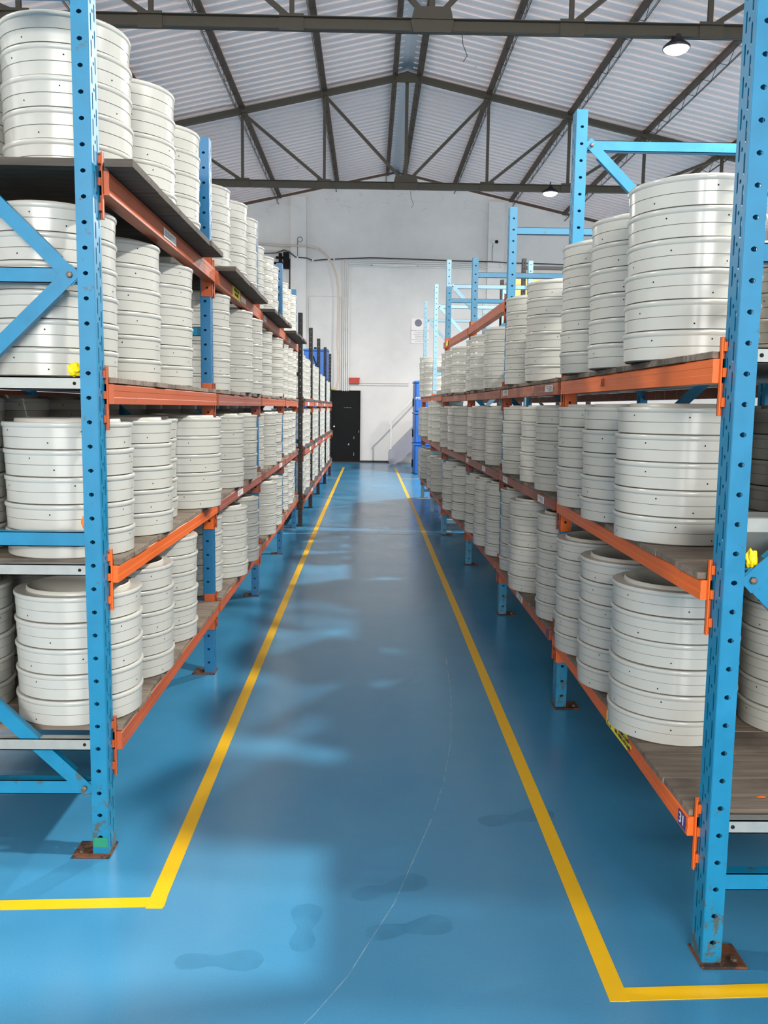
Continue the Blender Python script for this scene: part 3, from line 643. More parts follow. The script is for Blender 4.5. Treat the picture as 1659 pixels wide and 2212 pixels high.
# ------------------------------------------------------------------ deck boards
WORD = {'L': 'left rack', 'R': 'right rack', 'K': 'black-post rack', 'B': 'light blue rack'}
LEVN = {('L', 0): 'lowest shelf', ('L', 1): 'second shelf', ('L', 2): 'third shelf', ('L', 3): 'top shelf', ('R', 0): 'lowest shelf', ('R', 1): 'second shelf', ('R', 2): 'third shelf', ('K', 0): 'lowest shelf', ('K', 1): 'second shelf', ('K', 2): 'third shelf', ('B', 0): 'lowest shelf', ('B', 1): 'second shelf', ('B', 2): 'third shelf'}
BAYN = ['front bay', 'second bay', 'third bay', 'fourth bay']
ntot = [0]
def boards(side, frames, bay, lev, ztop, th, n, mat, front=None, y0=None, y1=None, look='grey-brown', depth=1.0, notch=False):
    s = -1 if side in 'LK' else 1
    (xa, ya), (xb, yb) = frames[bay], frames[bay + 1]
    y0 = ya + PW + 0.008 if y0 is None else y0; y1 = yb - 0.008 if y1 is None else y1
    y = y0; ws = [random.uniform(0.86, 1.14) for _ in range(n)]; k = (y1 - y0) / sum(ws)
    for i in range(n):
        w = ws[i] * k; yc = y + w / 2
        xf = (xa + (xb - xa) * (yc - ya) / (yb - ya)) - s * (0.033 if front is None else 0) if front is None else front
        xf += random.uniform(-0.006, 0.006); xk = xf + s * (depth + (0.03 if front is None else 0.13))
        xm = (xf + xk) / 2; hl = abs(xk - xf) / 2; g = random.uniform(0.0015, 0.004); dz = random.uniform(-0.0015, 0.0)
        b = MB()
        if notch and i == 0:
            t = ya + PW + 0.006 - yc
            b.box(-hl, hl, t, w / 2 - g, -th, dz)
            fx = (xa - s * 0.024 - s * 0.004 - xm); f0, f1 = sorted((xf - xm, fx)); b.box(f0, f1, -w / 2, t, -th, dz)
            fx2 = xa + s * (PD + 0.006) - xm; f0, f1 = sorted((fx2, xk - xm - s * 0.12)); b.box(f0, f1, -w / 2, t, -th, dz)
        else: b.box(-hl, hl, -w / 2 + g, w / 2 - g, -th, dz)
        o = b.build('deck_board', M[mat], bevel=0.0015 if bay == 0 and side in 'LR' else 0); o.location = (xm, yc, ztop)
        tag(o, '%s wooden deck board, %s from front in %s, %s of %s' % (look, ordn[i], BAYN[bay], LEVN[(side, lev)], WORD[side]), 'board', 'deck boards on the %s of the %s' % (LEVN[(side, lev)], WORD[side]))
        y += w; ntot[0] += 1
LT = [0.412, 0.970, 1.555, 2.210]; RT = [0.397, 1.050, 1.625]
for bay in range(4):
    n = (10, 10, 9, 8)[bay]
    for lev in range(3): boards('L', LF, bay, lev, LT[lev], 0.019, n, 'wood')
    for lev in range(3): boards('R', RF, bay, lev, RT[lev], 0.019, n, 'wood')
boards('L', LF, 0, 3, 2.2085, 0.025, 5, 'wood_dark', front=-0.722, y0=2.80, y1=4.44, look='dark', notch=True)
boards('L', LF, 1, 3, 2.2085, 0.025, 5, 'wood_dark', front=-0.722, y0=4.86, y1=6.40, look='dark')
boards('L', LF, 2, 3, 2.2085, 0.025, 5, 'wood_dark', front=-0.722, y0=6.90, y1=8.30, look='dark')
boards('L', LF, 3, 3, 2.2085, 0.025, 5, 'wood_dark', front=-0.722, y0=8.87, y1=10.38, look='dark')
KT = [0.378, 0.972, 1.568]; BT = [0.377, 1.032, 1.642]
for bay in range(4):
    for lev in range(3): boards('K', KF, bay, lev, KT[lev], 0.032, 4, 'wood_black', look='blackened')
for bay in range(2):
    for lev in range(3): boards('B', BF, bay, lev, BT[lev], 0.021, 3, 'wood')

# ------------------------------------------------------------------ rings
def ring_profile(h):
    wall = [(0.1985, 0.0), (0.1985, 0.0028), (0.2045, 0.0034), (0.2052, 0.43 * h), (0.2052, 0.445 * h), (0.2040, 0.447 * h), (0.2040, 0.461 * h), (0.2064, 0.464 * h), (0.2070, h - 0.017)]
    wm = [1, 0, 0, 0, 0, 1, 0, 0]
    bead = [(0.2070, h - 0.0175), (0.2090, h - 0.0155), (0.2108, h - 0.0125), (0.2116, h - 0.008), (0.2110, h - 0.0035), (0.2092, h - 0.0008), (0.206, h - 0.0002)]
    flange = [(0.206, h - 0.0002), (0.180, h - 0.0015), (0.1715, h - 0.001), (0.1700, h + 0.009), (0.1670, h + 0.0115), (0.1640, h + 0.009), (0.1625, h - 0.02), (0.1640, h - 0.055), (0.190, h - 0.075), (0.197, 0.004)]
    return wall, wm, bead, flange
_rm = {}
def ring_meshes(h):
    if h in _rm: return _rm[h]
    wall, wm, bead, flange = ring_profile(h)
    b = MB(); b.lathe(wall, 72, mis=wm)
    rnd = random.Random(int(h * 1e5))
    for k in range(7):      # small drilled vent holes
        a = k * 2 * math.pi / 7 + rnd.uniform(-0.3, 0.3); z = (0.24 if k % 2 else 0.66) * h + rnd.uniform(-0.004, 0.004); r = 0.2058 if z < 0.44 * h else 0.2075
        n = len(b.v)
        for j in range(8):
            t = j * math.pi / 4; u = 0.0026 * math.cos(t); v = 0.0026 * math.sin(t)
            b.v.append((r * math.cos(a) - u * math.sin(a), r * math.sin(a) + u * math.cos(a), z + v))
        b.q(*range(n, n + 8), mi=2)
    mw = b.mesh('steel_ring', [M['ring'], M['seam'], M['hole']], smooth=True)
    mb_ = MB().lathe(bead, 72).mesh('rim_bead', M['ring'], smooth=True)
    mf = MB().lathe(flange, 72).mesh('top_flange', M['flange'], smooth=True)
    _rm[h] = (mw, mb_, mf); return _rm[h]
# stacks: (side, level, row, x, y, count, unit height)
ST = []
def add(side, lev, row, lst, z, n, h):
    for it in lst:
        x, y = it[:2]; nn = it[2] if len(it) > 2 else n; hh = it[3] if len(it) > 3 else h
        ST.append([side, lev, row, x, y, z, nn, hh])
add('L', 0, 0, [(-1.00, 3.04), (-0.99, 3.51), (-0.995, 4.03, 6, 0.0785), (-1.045, 5.04), (-0.970, 5.56), (-0.965, 6.10), (-0.975, 7.40), (-0.985, 7.98), (-1.03, 9.10), (-1.03, 9.70), (-1.06, 10.25)], LT[0], 5, 0.0865)
add('L', 1, 0, [(-1.02, 3.045), (-0.99, 3.52), (-1.07, 3.98), (-0.948, 4.445), (-1.06, 5.07), (-0.985, 5.52), (-0.980, 6.15), (-1.045, 7.09), (-1.00, 7.62), (-1.00, 8.12), (-1.03, 9.12), (-1.03, 9.60), (-1.035, 10.09)], LT[1], 5, 0.088)
add('L', 2, 0, [(-1.06, 3.035), (-1.045, 3.60), (-1.025, 4.15), (-1.01, 5.17), (-0.99, 6.02), (-0.99, 6.56), (-1.035, 7.62), (-1.01, 8.33), (-1.035, 9.14), (-1.03, 9.68), (-1.04, 10.25)], LT[2], 6, 0.0885)
add('L', 3, 0, [(-1.03, 3.16), (-1.00, 3.71), (-1.00, 4.23), (-1.02, 5.27), (-1.00, 5.83, 5, 0.104), (-1.00, 6.34, 5, 0.106), (-1.04, 7.12), (-1.02, 7.62), (-1.03, 8.12), (-1.035, 9.13), (-1.05, 9.62), (-1.035, 10.12)], LT[3], 5, 0.0965)
add('R', 0, 0, [(1.045, 2.93), (1.05, 3.42), (1.06, 3.91), (1.09, 4.54, 6, 0.0905), (1.06, 5.27, 6, 0.0895), (1.10, 5.90, 6, 0.0905), (1.08, 6.52, 6, 0.089), (1.05, 7.00, 6, 0.088), (1.06, 7.72), (1.03, 8.66), (1.00, 9.45)], RT[0], 6, 0.0840)
add('R', 1, 0, [(1.035, 2.93), (1.04, 3.415), (1.045, 3.90), (1.085, 4.66), (1.10, 5.20), (1.09, 5.83), (1.09, 6.72), (1.055, 7.31), (1.07, 7.80), (1.03, 8.62), (1.01, 9.10), (0.985, 9.70)], RT[1], 5, 0.0865)
add('R', 2, 0, [(1.035, 2.90), (1.045, 3.42), (1.045, 3.92), (1.09, 5.07), (1.08, 5.76), (1.09, 6.92, 5), (1.06, 7.62, 5), (1.075, 8.08, 5), (1.035, 9.10, 5), (1.01, 9.60, 5), (1.01, 10.03, 5)], RT[2], 6, 0.0905)
# back rows (seen through the front frames and between the front stacks)
add('R', 0, 1, [(1.52, 2.98)], RT[0], 6, 0.0860)
add('R', 1, 1, [(1.47, 2.64)], RT[1], 5, 0.0865)
add('R', 2, 1, [(1.52, 2.80)], RT[2], 6, 0.0905)
add('L', 0, 1, [(-1.47, 3.08)], LT[0], 5, 0.0865)
def rest(side, lev, z, n, h, ys, x):
    for y in ys: ST.append([side, lev, 2, x + random.uniform(-0.02, 0.02), y + random.uniform(-0.02, 0.02), z, n, h])
backL = [3.55, 4.08, 4.6, 5.12, 5.6, 6.1, 6.6, 7.15, 7.65, 8.2, 8.7, 9.25, 9.75, 10.3]
backR = [3.5, 4.0, 4.5, 5.05, 5.55, 6.05, 6.6, 7.15, 7.65, 8.2, 8.7, 9.25, 9.8]
rest('L', 0, LT[0], 5, 0.0865, backL, -1.47)
rest('L', 1, LT[1], 6, 0.0865, [3.1] + backL, -1.49); rest('L', 2, LT[2], 6, 0.0885, [3.08] + backL, -1.49); rest('L', 3, LT[3], 5, 0.0965, [3.2] + backL, -1.47)
rest('R', 0, RT[0], 6, 0.0840, backR, 1.53); rest('R', 1, RT[1], 5, 0.0865, [3.02] + backR[:], 1.54); rest('R', 2, RT[2], 5, 0.0905, [3.4] + [y for y in backR if y > 3.8], 1.54)
# far racks
for lev, (z, ns) in enumerate(((KT[0], [(5, .094)] * 4), (KT[1], [(5, .094)] * 4), (KT[2], [(6, .088), (6, .086), (5, .089), (5, .080)]))):
    for bay in range(4):
        for j in range(4):
            ST.append(['K', lev, 2, -1.012 - (0.02 if j % 2 else 0), KF[bay][1] + 0.305 + j * 0.465, z, ns[bay][0], ns[bay][1]])
for lev, n in ((0, 5), (1, 5)):
    for (x, y) in ((1.03, 11.7), (1.01, 12.2), (1.02, 13.85), (1.0, 14.3)):
        ST.append(['B', lev, 2, x, y, BT[lev], n + (1 if (lev == 1 and y < 13) else 0), 0.0885])
ST.append(['B', 2, 2, 1.0, 14.22, BT[2], 7, 0.0885]); ST.append(['B', 2, 2, 1.04, 13.72, BT[2], 6, 0.0885]); ST.append(['B', 2, 2, 1.40, 12.9, BT[2], 6, 0.0885])
# individually built stacks: the nearest ones in view, up to about 300 rings
def dist(s): return math.hypot(s[3], s[4]) if s[2] < 2 else 99 + s[4]
indiv = []; cnt = 0
for s in sorted(ST, key=dist):
    if s[2] == 2: break
    if cnt + s[6] > 300: break
    indiv.append(id(s)); cnt += s[6]
order = {}
for s in ST:
    if s[2] == 0: order.setdefault((s[0], s[1]), []).append(s)
for k in order: order[k].sort(key=lambda s: s[4])
GRP = 'pale grey steel rings stacked on the racks'
ringroot = None
stuff = MB()
for s in ST:
    side, lev, row, x, y, z, n, h = s
    rnd = random.Random(int(x * 1000) * 7 + int(y * 1000) * 13 + lev)
    if id(s) in indiv:
        if row == 0: which = '%s stack from front' % ordn[order[(side, lev)].index(s)]
        else: which = 'first back-row stack'
        mw, mb_, mf = ring_meshes(h)
        for i in range(n):
            fromtop = n - 1 - i
            pos = 'topmost' if fromtop == 0 else ('bottom one' if i == 0 else '%s from top' % ordn[fromtop])
            o = link('steel_ring', mw, None, (x + rnd.uniform(-0.0025, 0.0025), y + rnd.uniform(-0.0025, 0.0025), z + i * h), rnd.uniform(0, 6.28))
            tag(o, "pale grey steel ring, %s, %s, %s's %s" % (pos, which, WORD[side], LEVN[(side, lev)]), 'steel ring', GRP)
            link('rim_bead', mb_, o)
            link('top_flange', mf, o)
    else:
        wall, wm, bead, flange = ring_profile(h); seg = 40 if y < 9 else 26
        for i in range(n):
            jx, jy = x + rnd.uniform(-0.003, 0.003), y + rnd.uniform(-0.003, 0.003)
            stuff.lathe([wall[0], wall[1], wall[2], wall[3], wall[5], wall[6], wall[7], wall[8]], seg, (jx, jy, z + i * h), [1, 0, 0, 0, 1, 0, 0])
            stuff.lathe([bead[0], bead[2], bead[3], bead[5]], seg, (jx, jy, z + i * h))
            if i == n - 1: stuff.lathe([bead[5], flange[2], flange[3], flange[4], flange[5], flange[6], flange[8], flange[9]], seg, (jx, jy, z + i * h))
            if y < 12:
                for k in range(5):
                    a = rnd.uniform(0, 6.28); zz = z + i * h + (0.24 if k % 2 else 0.7) * h; r = 0.2079; q0 = len(stuff.v)
                    for t in range(6):
                        u = 0.0026 * math.cos(t * math.pi / 3); v = 0.0026 * math.sin(t * math.pi / 3)
                        stuff.v.append((jx + r * math.cos(a) - u * math.sin(a), jy + r * math.sin(a) + u * math.cos(a), zz + v))
                    stuff.q(*range(q0, q0 + 6), mi=2)
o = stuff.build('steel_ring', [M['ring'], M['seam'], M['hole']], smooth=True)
tag(o, 'further pale grey steel rings stacked in the back rows and the far racks', 'steel ring', GRP, 'stuff')

# ------------------------------------------------------------------ small things on the racks
def wad(name, loc, r, mat, label, cat, group=None, seed=1, sq=(1, 1, 1)):
    import bmesh
    bm = bmesh.new(); bmesh.ops.create_icosphere(bm, subdivisions=3, radius=r); rd = random.Random(seed)
    ax = [Vector((rd.uniform(-1, 1), rd.uniform(-1, 1), rd.uniform(-1, 1))) for _ in range(9)]
    for v in bm.verts:
        d = v.co.normalized(); k = 1 + 0.20 * sum(math.sin(7 * d.dot(a) + i) for i, a in enumerate(ax)) / 3 + rd.uniform(-.04, .04)
        v.co = Vector((v.co.x * k * sq[0], v.co.y * k * sq[1], v.co.z * k * sq[2]))
    zmin = min(v.co.z for v in bm.verts)
    for v in bm.verts: v.co.z -= zmin
    me = bpy.data.meshes.new(name); bm.to_mesh(me); bm.free(); me.materials.append(M[mat])
    o = link(name, me, None, loc); return tag(o, label, cat, group)
wad('crumpled_film', (-0.913, 2.792, 1.5515), 0.021, 'yellow', 'crumpled yellow film behind the front left post on the third shelf', 'plastic film', seed=3, sq=(1.0, 0.7, 0.9))
wad('crumpled_film', (-0.900, 2.81, 1.0685), 0.016, 'orange_bit', 'small orange film tucked behind the front left post', 'plastic film', seed=5, sq=(0.7, 0.6, 1.3))
wad('crumpled_film', (0.983, 2.225, 1.068), 0.017, 'yellow', 'crumpled yellow film beside the front right post', 'plastic film', seed=8, sq=(0.8, 0.6, 1.4))
wad('plastic_scrap', (1.112, 2.358, 0.397), 0.008, 'orange_bit', "thin orange scrap lying on the right rack's lowest boards", 'plastic scrap', seed=9, sq=(1.6, 0.5, 0.2))
b = MB().box(-0.006, 0.006, -0.008, 0.008, 0, 0.115); o = b.build('timber_strip', M['wood']); o.location = (0.935, 2.32, 1.052); o.rotation_euler = (0, math.radians(4), 0)
tag(o, 'short grey timber strip standing on the second shelf by the front right post', 'timber strip')
for i, (x, y) in enumerate(((-0.90, 12.75), (-0.90, 14.75), (-0.90, 16.85))):
    wad('crumpled_film', (x, y, 0.972), 0.035, 'yellow', 'yellow film wad on the black-post rack beside its %s post' % ordn[i + 1], 'plastic film', seed=20 + i, sq=(1, 0.7, 1.3))

# ------------------------------------------------------------------ back wall things
Y = YB
# black door
D = struct(MB().box(-1.0, -0.245, Y - 0.05, Y + 0.01, 0.02, 1.88).build('door_1', M['door']))
b = MB()
b.box(-1.06, -1.0, Y - 0.07, Y, 0, 1.93); b.box(-1.06, -0.24, Y - 0.07, Y, 1.88, 1.91); b.box(-0.245, -0.235, Y - 0.07, Y, 0, 1.91)
b.build('door_frame', M['door'], D)
b = MB().box(-0.86, -0.36, Y - 0.056, Y - 0.05, 1.08, 1.14); b.box(-0.86, -0.36, Y - 0.054, Y - 0.05, 0.14, 0.98); b.build('door_panel', M['door'], D)
b = MB(); b.tube([(-0.93, Y - 0.05, 0.955), (-0.93, Y - 0.10, 0.955)], 0.022, 12); b.build('door_knob', M['chrome'], D, smooth=True)
b = MB(); b.box(-0.98, -0.965, Y - 0.07, Y - 0.05, 0.68, 0.84); b.build('door_handle', M['bolt'], D)
text('- ---- --', 0.07, M['label_white'], 'lettering', D, face_front(-0.575, Y - 0.053, 1.46))
for (x, z, w, h) in ((-0.40, 0.66, 0.012, 0.07), (-0.40, 0.22, 0.012, 0.09), (-0.54, 0.48, 0.03, 0.05), (-0.27, 0.82, 0.012, 0.06)):
    MB().box(x - w / 2, x + w / 2, Y - 0.058, Y - 0.053, z - h / 2, z + h / 2).build('worn_mark', M['stair_grey'], D)
MB().box(-1.06, -0.20, Y - 0.12, Y, 0, 0.02).build('door_sill', M['dark_gap'], D)
wad('crumpled_film', (-0.93, Y - 0.06, 1.912), 0.04, 'yellow', 'yellow film lying on top of the black door', 'plastic film', seed=31, sq=(1.6, 0.6, 0.5))
struct(MB().box(-0.23, 0.55, Y - 0.02, Y, 0, 0.05).build('baseboard_back', M['dark_gap']))
# red box
b = MB().box(-0.135, 0.135, -0.10, 0, 0, 0.15); rb = b.build('wall_box', M['redbox'], bevel=0.008); rb.location = (-0.40, Y, 2.085)
tag(rb, 'small red metal box on the back wall above the black door', 'wall box'); 
b = MB().box(-0.142, 0.142, -0.106, -0.098, 0.135, 0.16); b.build('lid', M['redbox'], rb)
# conduits
def pipe(name, pts, r, mat, label, cat, group=None, clips=None):
    x0 = Vector(pts[0]); o = MB().tube([tuple(Vector(p) - x0) for p in pts], r, 8).build(name, M[mat], smooth=True); o.location = x0
    tag(o, label, cat, group)
    if clips:
        for c in clips:
            c = Vector(c) - x0; MB().box(c.x - 0.015, c.x + 0.015, c.y - r - 0.004, c.y + 0.02, c.z - r - 0.01, c.z + r + 0.01).build('clip', M['white'], o)
    return o
for i, (xv, zt) in enumerate(((-0.715, 5.29), (-0.665, 5.24), (-0.615, 5.19), (-0.565, 5.14))):
    zt2 = zt - 0.03
    pipe('conduit', [(xv, Y - 0.06, 1.89), (xv, Y - 0.06, zt - 0.05), (xv + 0.015, Y - 0.06, zt - 0.015), (xv + 0.05, Y - 0.06, zt), (2.0, Y - 0.06, zt - 0.01), (3.0, Y - 0.06, zt - 0.03)], 0.014, 'conduit',
         'tall pale grey conduit, %s from left of four above the black door' % ordn[i], 'conduit', 'conduits climbing the back wall', [(xv, Y - 0.03, z) for z in (2.6, 3.5, 4.4)])
pipe('conduit', [(-0.53, Y - 0.03, 1.89), (-0.53, Y - 0.03, 2.03), (-0.50, Y - 0.03, 2.055), (1.05, Y - 0.03, 2.06)], 0.009, 'conduit', 'thin conduit running right just under the red box', 'conduit')
pipe('conduit', [(-0.26, Y - 0.03, 2.115), (1.05, Y - 0.03, 2.115)], 0.009, 'conduit', 'thin conduit running right from the red box', 'conduit')
pipe('conduit', [(-1.60, Y - 0.03, 3.42), (-1.60, Y - 0.03, 4.34), (-1.57, Y - 0.03, 4.37), (-0.80, Y - 0.03, 4.36), (-0.775, Y - 0.03, 4.33), (-0.775, Y - 0.03, 1.9)], 0.012, 'conduit', 'grey conduit arching over beside the cream hose, right of the left pilaster', 'conduit')
pipe('conduit', [(-2.12, Y - 0.03, 2.0), (-2.12, Y - 0.03, 5.3)], 0.014, 'cable', 'dark vertical pipe along the left edge of the left pilaster', 'conduit')
# cream hose
hp = [(-4.2, 5.66), (-2.73, 5.64), (-2.3, 5.60), (-1.95, 5.60), (-1.6, 5.60), (-1.34, 5.53), (-1.12, 5.35), (-0.98, 5.13), (-0.88, 4.85), (-0.84, 4.55), (-0.83, 4.1), (-0.84, 3.65), (-0.85, 3.1), (-0.83, 2.8), (-0.82, 2.4), (-0.83, 2.15), (-0.88, 1.93)]
pipe('hose', [(x, Y - 0.232, z) for x, z in hp], 0.024, 'hose', 'thick cream hose curving down the back wall beside the left pilaster', 'hose')
cb = [(-4.2, 5.40), (-2.71, 5.41), (-2.45, 5.42), (-2.25, 5.50), (-2.12, 5.45), (-1.95, 5.32), (-1.65, 5.30), (-1.5, 5.24), (-1.22, 5.27), (-0.72, 5.30), (0.0, 5.335), (0.96, 5.32), (2.2, 5.29), (3.15, 5.28), (3.6, 5.26), (5.05, 5.24), (7.0, 5.22)]
pipe('cable', [(x, Y - 0.178, z) for x, z in cb], 0.014, 'cable', 'long black cable strung across the back wall', 'cable', clips=[(x, Y - 0.19, z) for x, z in ((-1.9, 5.31), (-1.5, 5.24), (-1.1, 5.275), (-0.95, 5.285))])
pipe('cable', [(-1.90, Y - 0.175, 5.30), (-1.905, Y - 0.175, 5.70)] + [(-1.84 + 0.065 * math.cos(a), Y - 0.175, 5.77 + 0.065 * math.sin(a)) for a in [math.radians(d) for d in range(200, 590, 26)]], 0.006, 'cable', 'thin black cable ending in a loop on the left pilaster', 'cable')
pipe('cable', [(-3.2, Y - 0.03, 5.50), (-2.4, Y - 0.03, 5.49), (-2.12, Y - 0.03, 5.50)], 0.008, 'hose', 'thin pale pipe under the hose at the left pilaster', 'cable')
# black wall unit
W1 = empty('wall_speaker', (-2.25, Y, 5.0), 'black bracketed speaker unit on the back wall left of the left pilaster', 'speaker')
MB().box(-0.02, 0.12, -0.22, -0.06, 0.03, 0.44).build('speaker_body', M['door'], W1, bevel=0.01)
MB().box(-0.22, 0.0, -0.16, -0.10, 0.28, 0.34).box(-0.40, -0.05, -0.14, 0, 0.16, 0.20).box(-0.14, -0.06, -0.20, -0.08, 0.10, 0.42).build('bracket', M['door'], W1, bevel=0.004)
# empty fluorescent batten
T1 = empty('tube_light', (0.63, Y, 5.17), 'white unlit tube light batten high on the back wall', 'light')
MB().tube([(-0.60, -0.05, 0), (0.60, -0.05, 0)], 0.013, 8).build('tube', M['white'], T1, smooth=True)
MB().box(-0.61, -0.585, -0.07, 0, -0.02, 0.02).box(0.585, 0.61, -0.07, 0, -0.02, 0.02).build('end_holder', M['bolt'], T1)
MB().tube([(0.02, -0.06, 0), (0.02, 0, 0)], 0.035, 12).build('round_boss', M['conduit'], T1, smooth=True)
# security camera on the right pilaster
C1 = empty('security_camera', (3.22, Y - 0.16, 5.78), 'small white security camera on the right pilaster of the back wall', 'camera')
MB().tube([(-0.04, 0, 0.0), (-0.04, -0.10, 0.0), (0.02, -0.12, -0.01)], 0.035, 12).build('camera_body', M['white'], C1, smooth=True)
MB().tube([(0.02, -0.12, -0.01), (0.045, -0.16, -0.015)], 0.04, 12).build('lens', M['hole'], C1, smooth=True)
pipe('cable', [(3.18, Y - 0.17, 5.75), (3.16, Y - 0.17, 5.5), (3.17, Y - 0.17, 5.3)], 0.005, 'cable', 'thin cable dropping from the security camera', 'cable')
pipe('cable', [(3.45, Y - 0.17, 5.28), (3.35, Y - 0.17, 5.22), (3.42, Y - 0.17, 5.12), (3.2, Y - 0.17, 5.16), (3.05, Y - 0.17, 5.14), (2.8, Y - 0.05, 5.12)], 0.007, 'conduit', 'loose pale cables bunched at the right pilaster', 'cable')
# hanging wires below roof
for i, (x, y, z, lab_) in enumerate(((-0.87, 22.4, 7.05, 'thin wire end dangling below the purlins before the back wall'), (0.72, 16.9, 5.44, 'thin wire dangling below the middle gusset of the farther truss'), (0.95, 9.98, 5.46, 'thin wire dangling below the nearest truss, right of its middle gusset'))):
    pipe('wire', [(x, y, z), (x + 0.01, y, z - 0.12), (x + 0.06, y, z - 0.24), (x + 0.02, y, z - 0.30)], 0.004, 'cable', lab_, 'wire')
# poster
P1 = tag(link('poster', MB().box(-0.235, 0.235, -0.03, 0, 0, 0.65).mesh('poster', M['poster']), None, (1.325, Y, 3.17)), 'white printed poster with a grey disc on the back wall', 'poster')
b = MB(); b.v = [(-0.05 + 0.095 * math.cos(t), -0.031, 0.53 + 0.095 * math.sin(t)) for t in [k * math.pi / 16 for k in range(32)]]; b.q(*range(31, -1, -1)); b.build('printed_disc', M['poster_grey'], P1)
text('Success is no accident.', 0.052, M['ink'], 'lettering', P1, face_front(0, -0.031, 0.335))
text('It is hard work,\nperseverance, learning,\nstudying, sacrifice\nand most of all,\nlove of what you are doing\nor learning to do', 0.040, M['ink'], 'lettering', P1, face_front(0, -0.031, 0.165), space=1.18)
# stair with side panel and handrail
Z = 22.9
S1 = empty('staircase', (0.5, Z, 0), 'grey steel staircase side with a pipe handrail, climbing right before the back wall', 'staircase')
poly = [(0.50, 0.34), (0.58, 0.44), (1.60, 1.49), (1.60, 0.84), (1.02, 0.30), (0.86, 0.10), (0.74, 0.07), (0.68, 0.01), (0.56, 0.01), (0.50, 0.10)]
b = MB(); b.prism([(x - 0.5, z) for x, z in poly], 'y', 0, 0.03); b.build('side_panel', M['stair_grey'], S1)
for k in range(6): MB().box(0.12 + 0.19 * k, 0.36 + 0.19 * k, 0.03, 0.78, 0.16 + 0.19 * k, 0.19 + 0.19 * k).build('tread', M['door'], S1)
b = MB(); b.tube([(0.065, -0.01, 0.40), (0.065, -0.01, 1.10)], 0.019, 10); b.build('handrail_post', M['white'], S1, smooth=True)
b = MB(); b.tube([(0.03, -0.01, 1.06), (0.065, -0.01, 1.12), (0.16, -0.01, 1.20), (1.6, -0.01, 2.74)], 0.019, 10); b.build('handrail', M['conduit'], S1, smooth=True)
# blue bins at right, three high
for k in range(3):
    z = 0.001 + 0.69 * k
    Bn = empty('storage_bin', (1.32, 20.2, z), ['tall blue plastic bin standing on the floor, bottom of the stack of three', 'blue plastic bin with a white round mark, middle of the stack of three', 'blue plastic bin with white lettering, topmost of the stack of three'][k], 'bin', 'blue bins stacked by the staircase')
    b = MB(); b.box(-0.31, 0.31, -0.5, 0.5, 0, 0.64); b.build('bin_body', M['bin'], Bn, bevel=0.03)
    b = MB(); b.box(-0.325, 0.325, -0.515, 0.515, 0.64, 0.685); b.build('lid', M['bin'], Bn, bevel=0.01)
    b = MB(); b.box(-0.335, -0.31, 0.1, 0.15, 0.12, 0.30); b.build('latch', M['door'], Bn, bevel=0.01)
    b = MB()
    for xx in (-0.27, -0.20, 0.2, 0.27): b.box(xx - 0.012, xx + 0.012, -0.508, -0.498, 0.03, 0.62)
    b.build('rib', M['bin'], Bn)
    if k == 2: text('VET\nPTE POWER\nAN', 0.07, M['label_white'], 'lettering', Bn, face_front(-0.11, -0.512, 0.30))
    if k == 1:
        b = MB(); b.v = [(-0.13 + 0.05 * math.cos(t), -0.510, 0.47 + 0.07 * math.sin(t)) for t in [j * math.pi / 10 for j in range(20)]]; b.q(*range(19, -1, -1)); b.build('round_mark', M['label_white'], Bn)
        text('PTE POWER', 0.05, M['label_white'], 'lettering', Bn, face_front(-0.02, -0.512, 0.28))
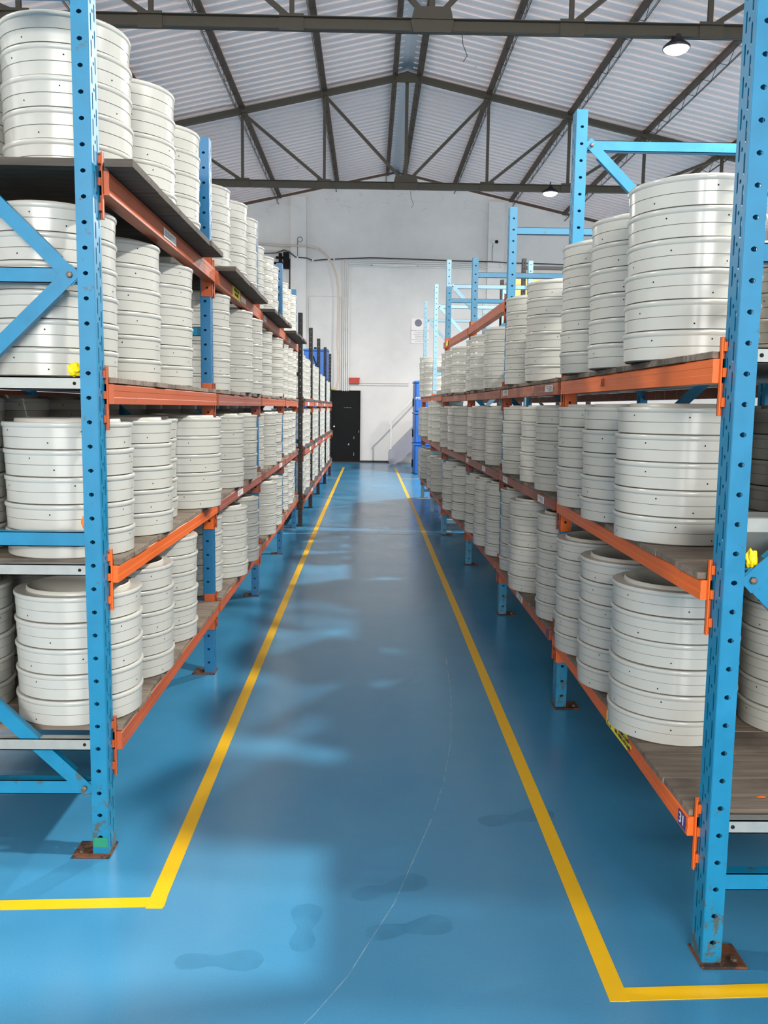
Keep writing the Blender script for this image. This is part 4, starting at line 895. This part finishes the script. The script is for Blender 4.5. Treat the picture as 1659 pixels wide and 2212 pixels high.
# blue bins at left, beyond the black-post rack
for k in range(4):
    z = 0.001 + 0.69 * k
    Bn = empty('storage_bin', (-1.22, 20.45, z), 'large blue plastic bin, %s of the stack beyond the black-post rack' % ['bottom', 'second from the floor', 'third from the floor', 'topmost'][k], 'bin', 'blue bins stacked beyond the left racks')
    b = MB(); b.box(-0.26, 0.28, -0.3, 0.3, 0, 0.64); b.build('bin_body', M['bin'], Bn, bevel=0.02)
    b = MB(); b.box(-0.27, 0.29, -0.31, 0.31, 0.64, 0.685); b.build('lid', M['bin'], Bn, bevel=0.01)
    b = MB(); b.tube([(-0.04, -0.31, 0.52), (-0.02, -0.34, 0.44), (0.03, -0.34, 0.34), (0.0, -0.31, 0.30)], 0.014, 8); b.build('handle', M['door'], Bn, smooth=True)
    if k == 3: MB().tube([(0.0, -0.28, 0.685), (0.0, -0.28, 0.72)], 0.03, 10).build('knob', M['door'], Bn)
# black rack with cartons behind the right racks
rackC, oC = rack('pallet_rack', 'tall black rack carrying cartons, behind the light blue rack at the right', 1, [(2.06, 12.3), (2.06, 14.3)], 3.5, 'black_paint', [lv([(2.50, 2.56)], ['orange_dull'])], front_nodes=0, base='black_paint', brace_lv=(0.3, 1.3, 2.3, 3.38), bolts=False)
for i, (x, y, z, w, d, h, lab_) in enumerate(((2.32, 13.3, 2.561, 0.30, 0.6, 0.44, 'brown cardboard carton on the black rack, under the other'), (2.30, 13.3, 3.003, 0.29, 0.58, 0.30, 'brown cardboard carton on top of the other on the black rack'), )):
    c = tag(link('carton', MB().box(-w, w, -d / 2, d / 2, 0, h).mesh('carton', M['card']), None, (x, y, z)), lab_, 'carton', 'cartons on the black rack')
    MB().box(-w - 0.004, w + 0.004, -d / 2 - 0.004, d / 2 + 0.004, h - 0.07, h + 0.004).build('lid', M['card'], c)
    MB().box(-w * 0.08, w * 0.08, -d / 2 - 0.006, -d / 2 - 0.001, 0.02, h - 0.075).build('packing_tape', M['hose'], c)
b = MB(); b.box(-0.42, 0.42, -0.88, 0.88, -0.02, 0); o = b.build('shelf_panel', M['wood']); o.location = (2.56, 13.33, 2.5605 + 0.02); 
tag(o, 'wooden shelf panel carrying the cartons on the black rack', 'shelf panel')
for oo in bpy.data.objects:
    if oo.name.startswith('carton'): oo.location.z += 0.0205
print('boards', ntot[0], 'rings individual', cnt, 'stacks', len(ST), 'objects', len(bpy.data.objects))
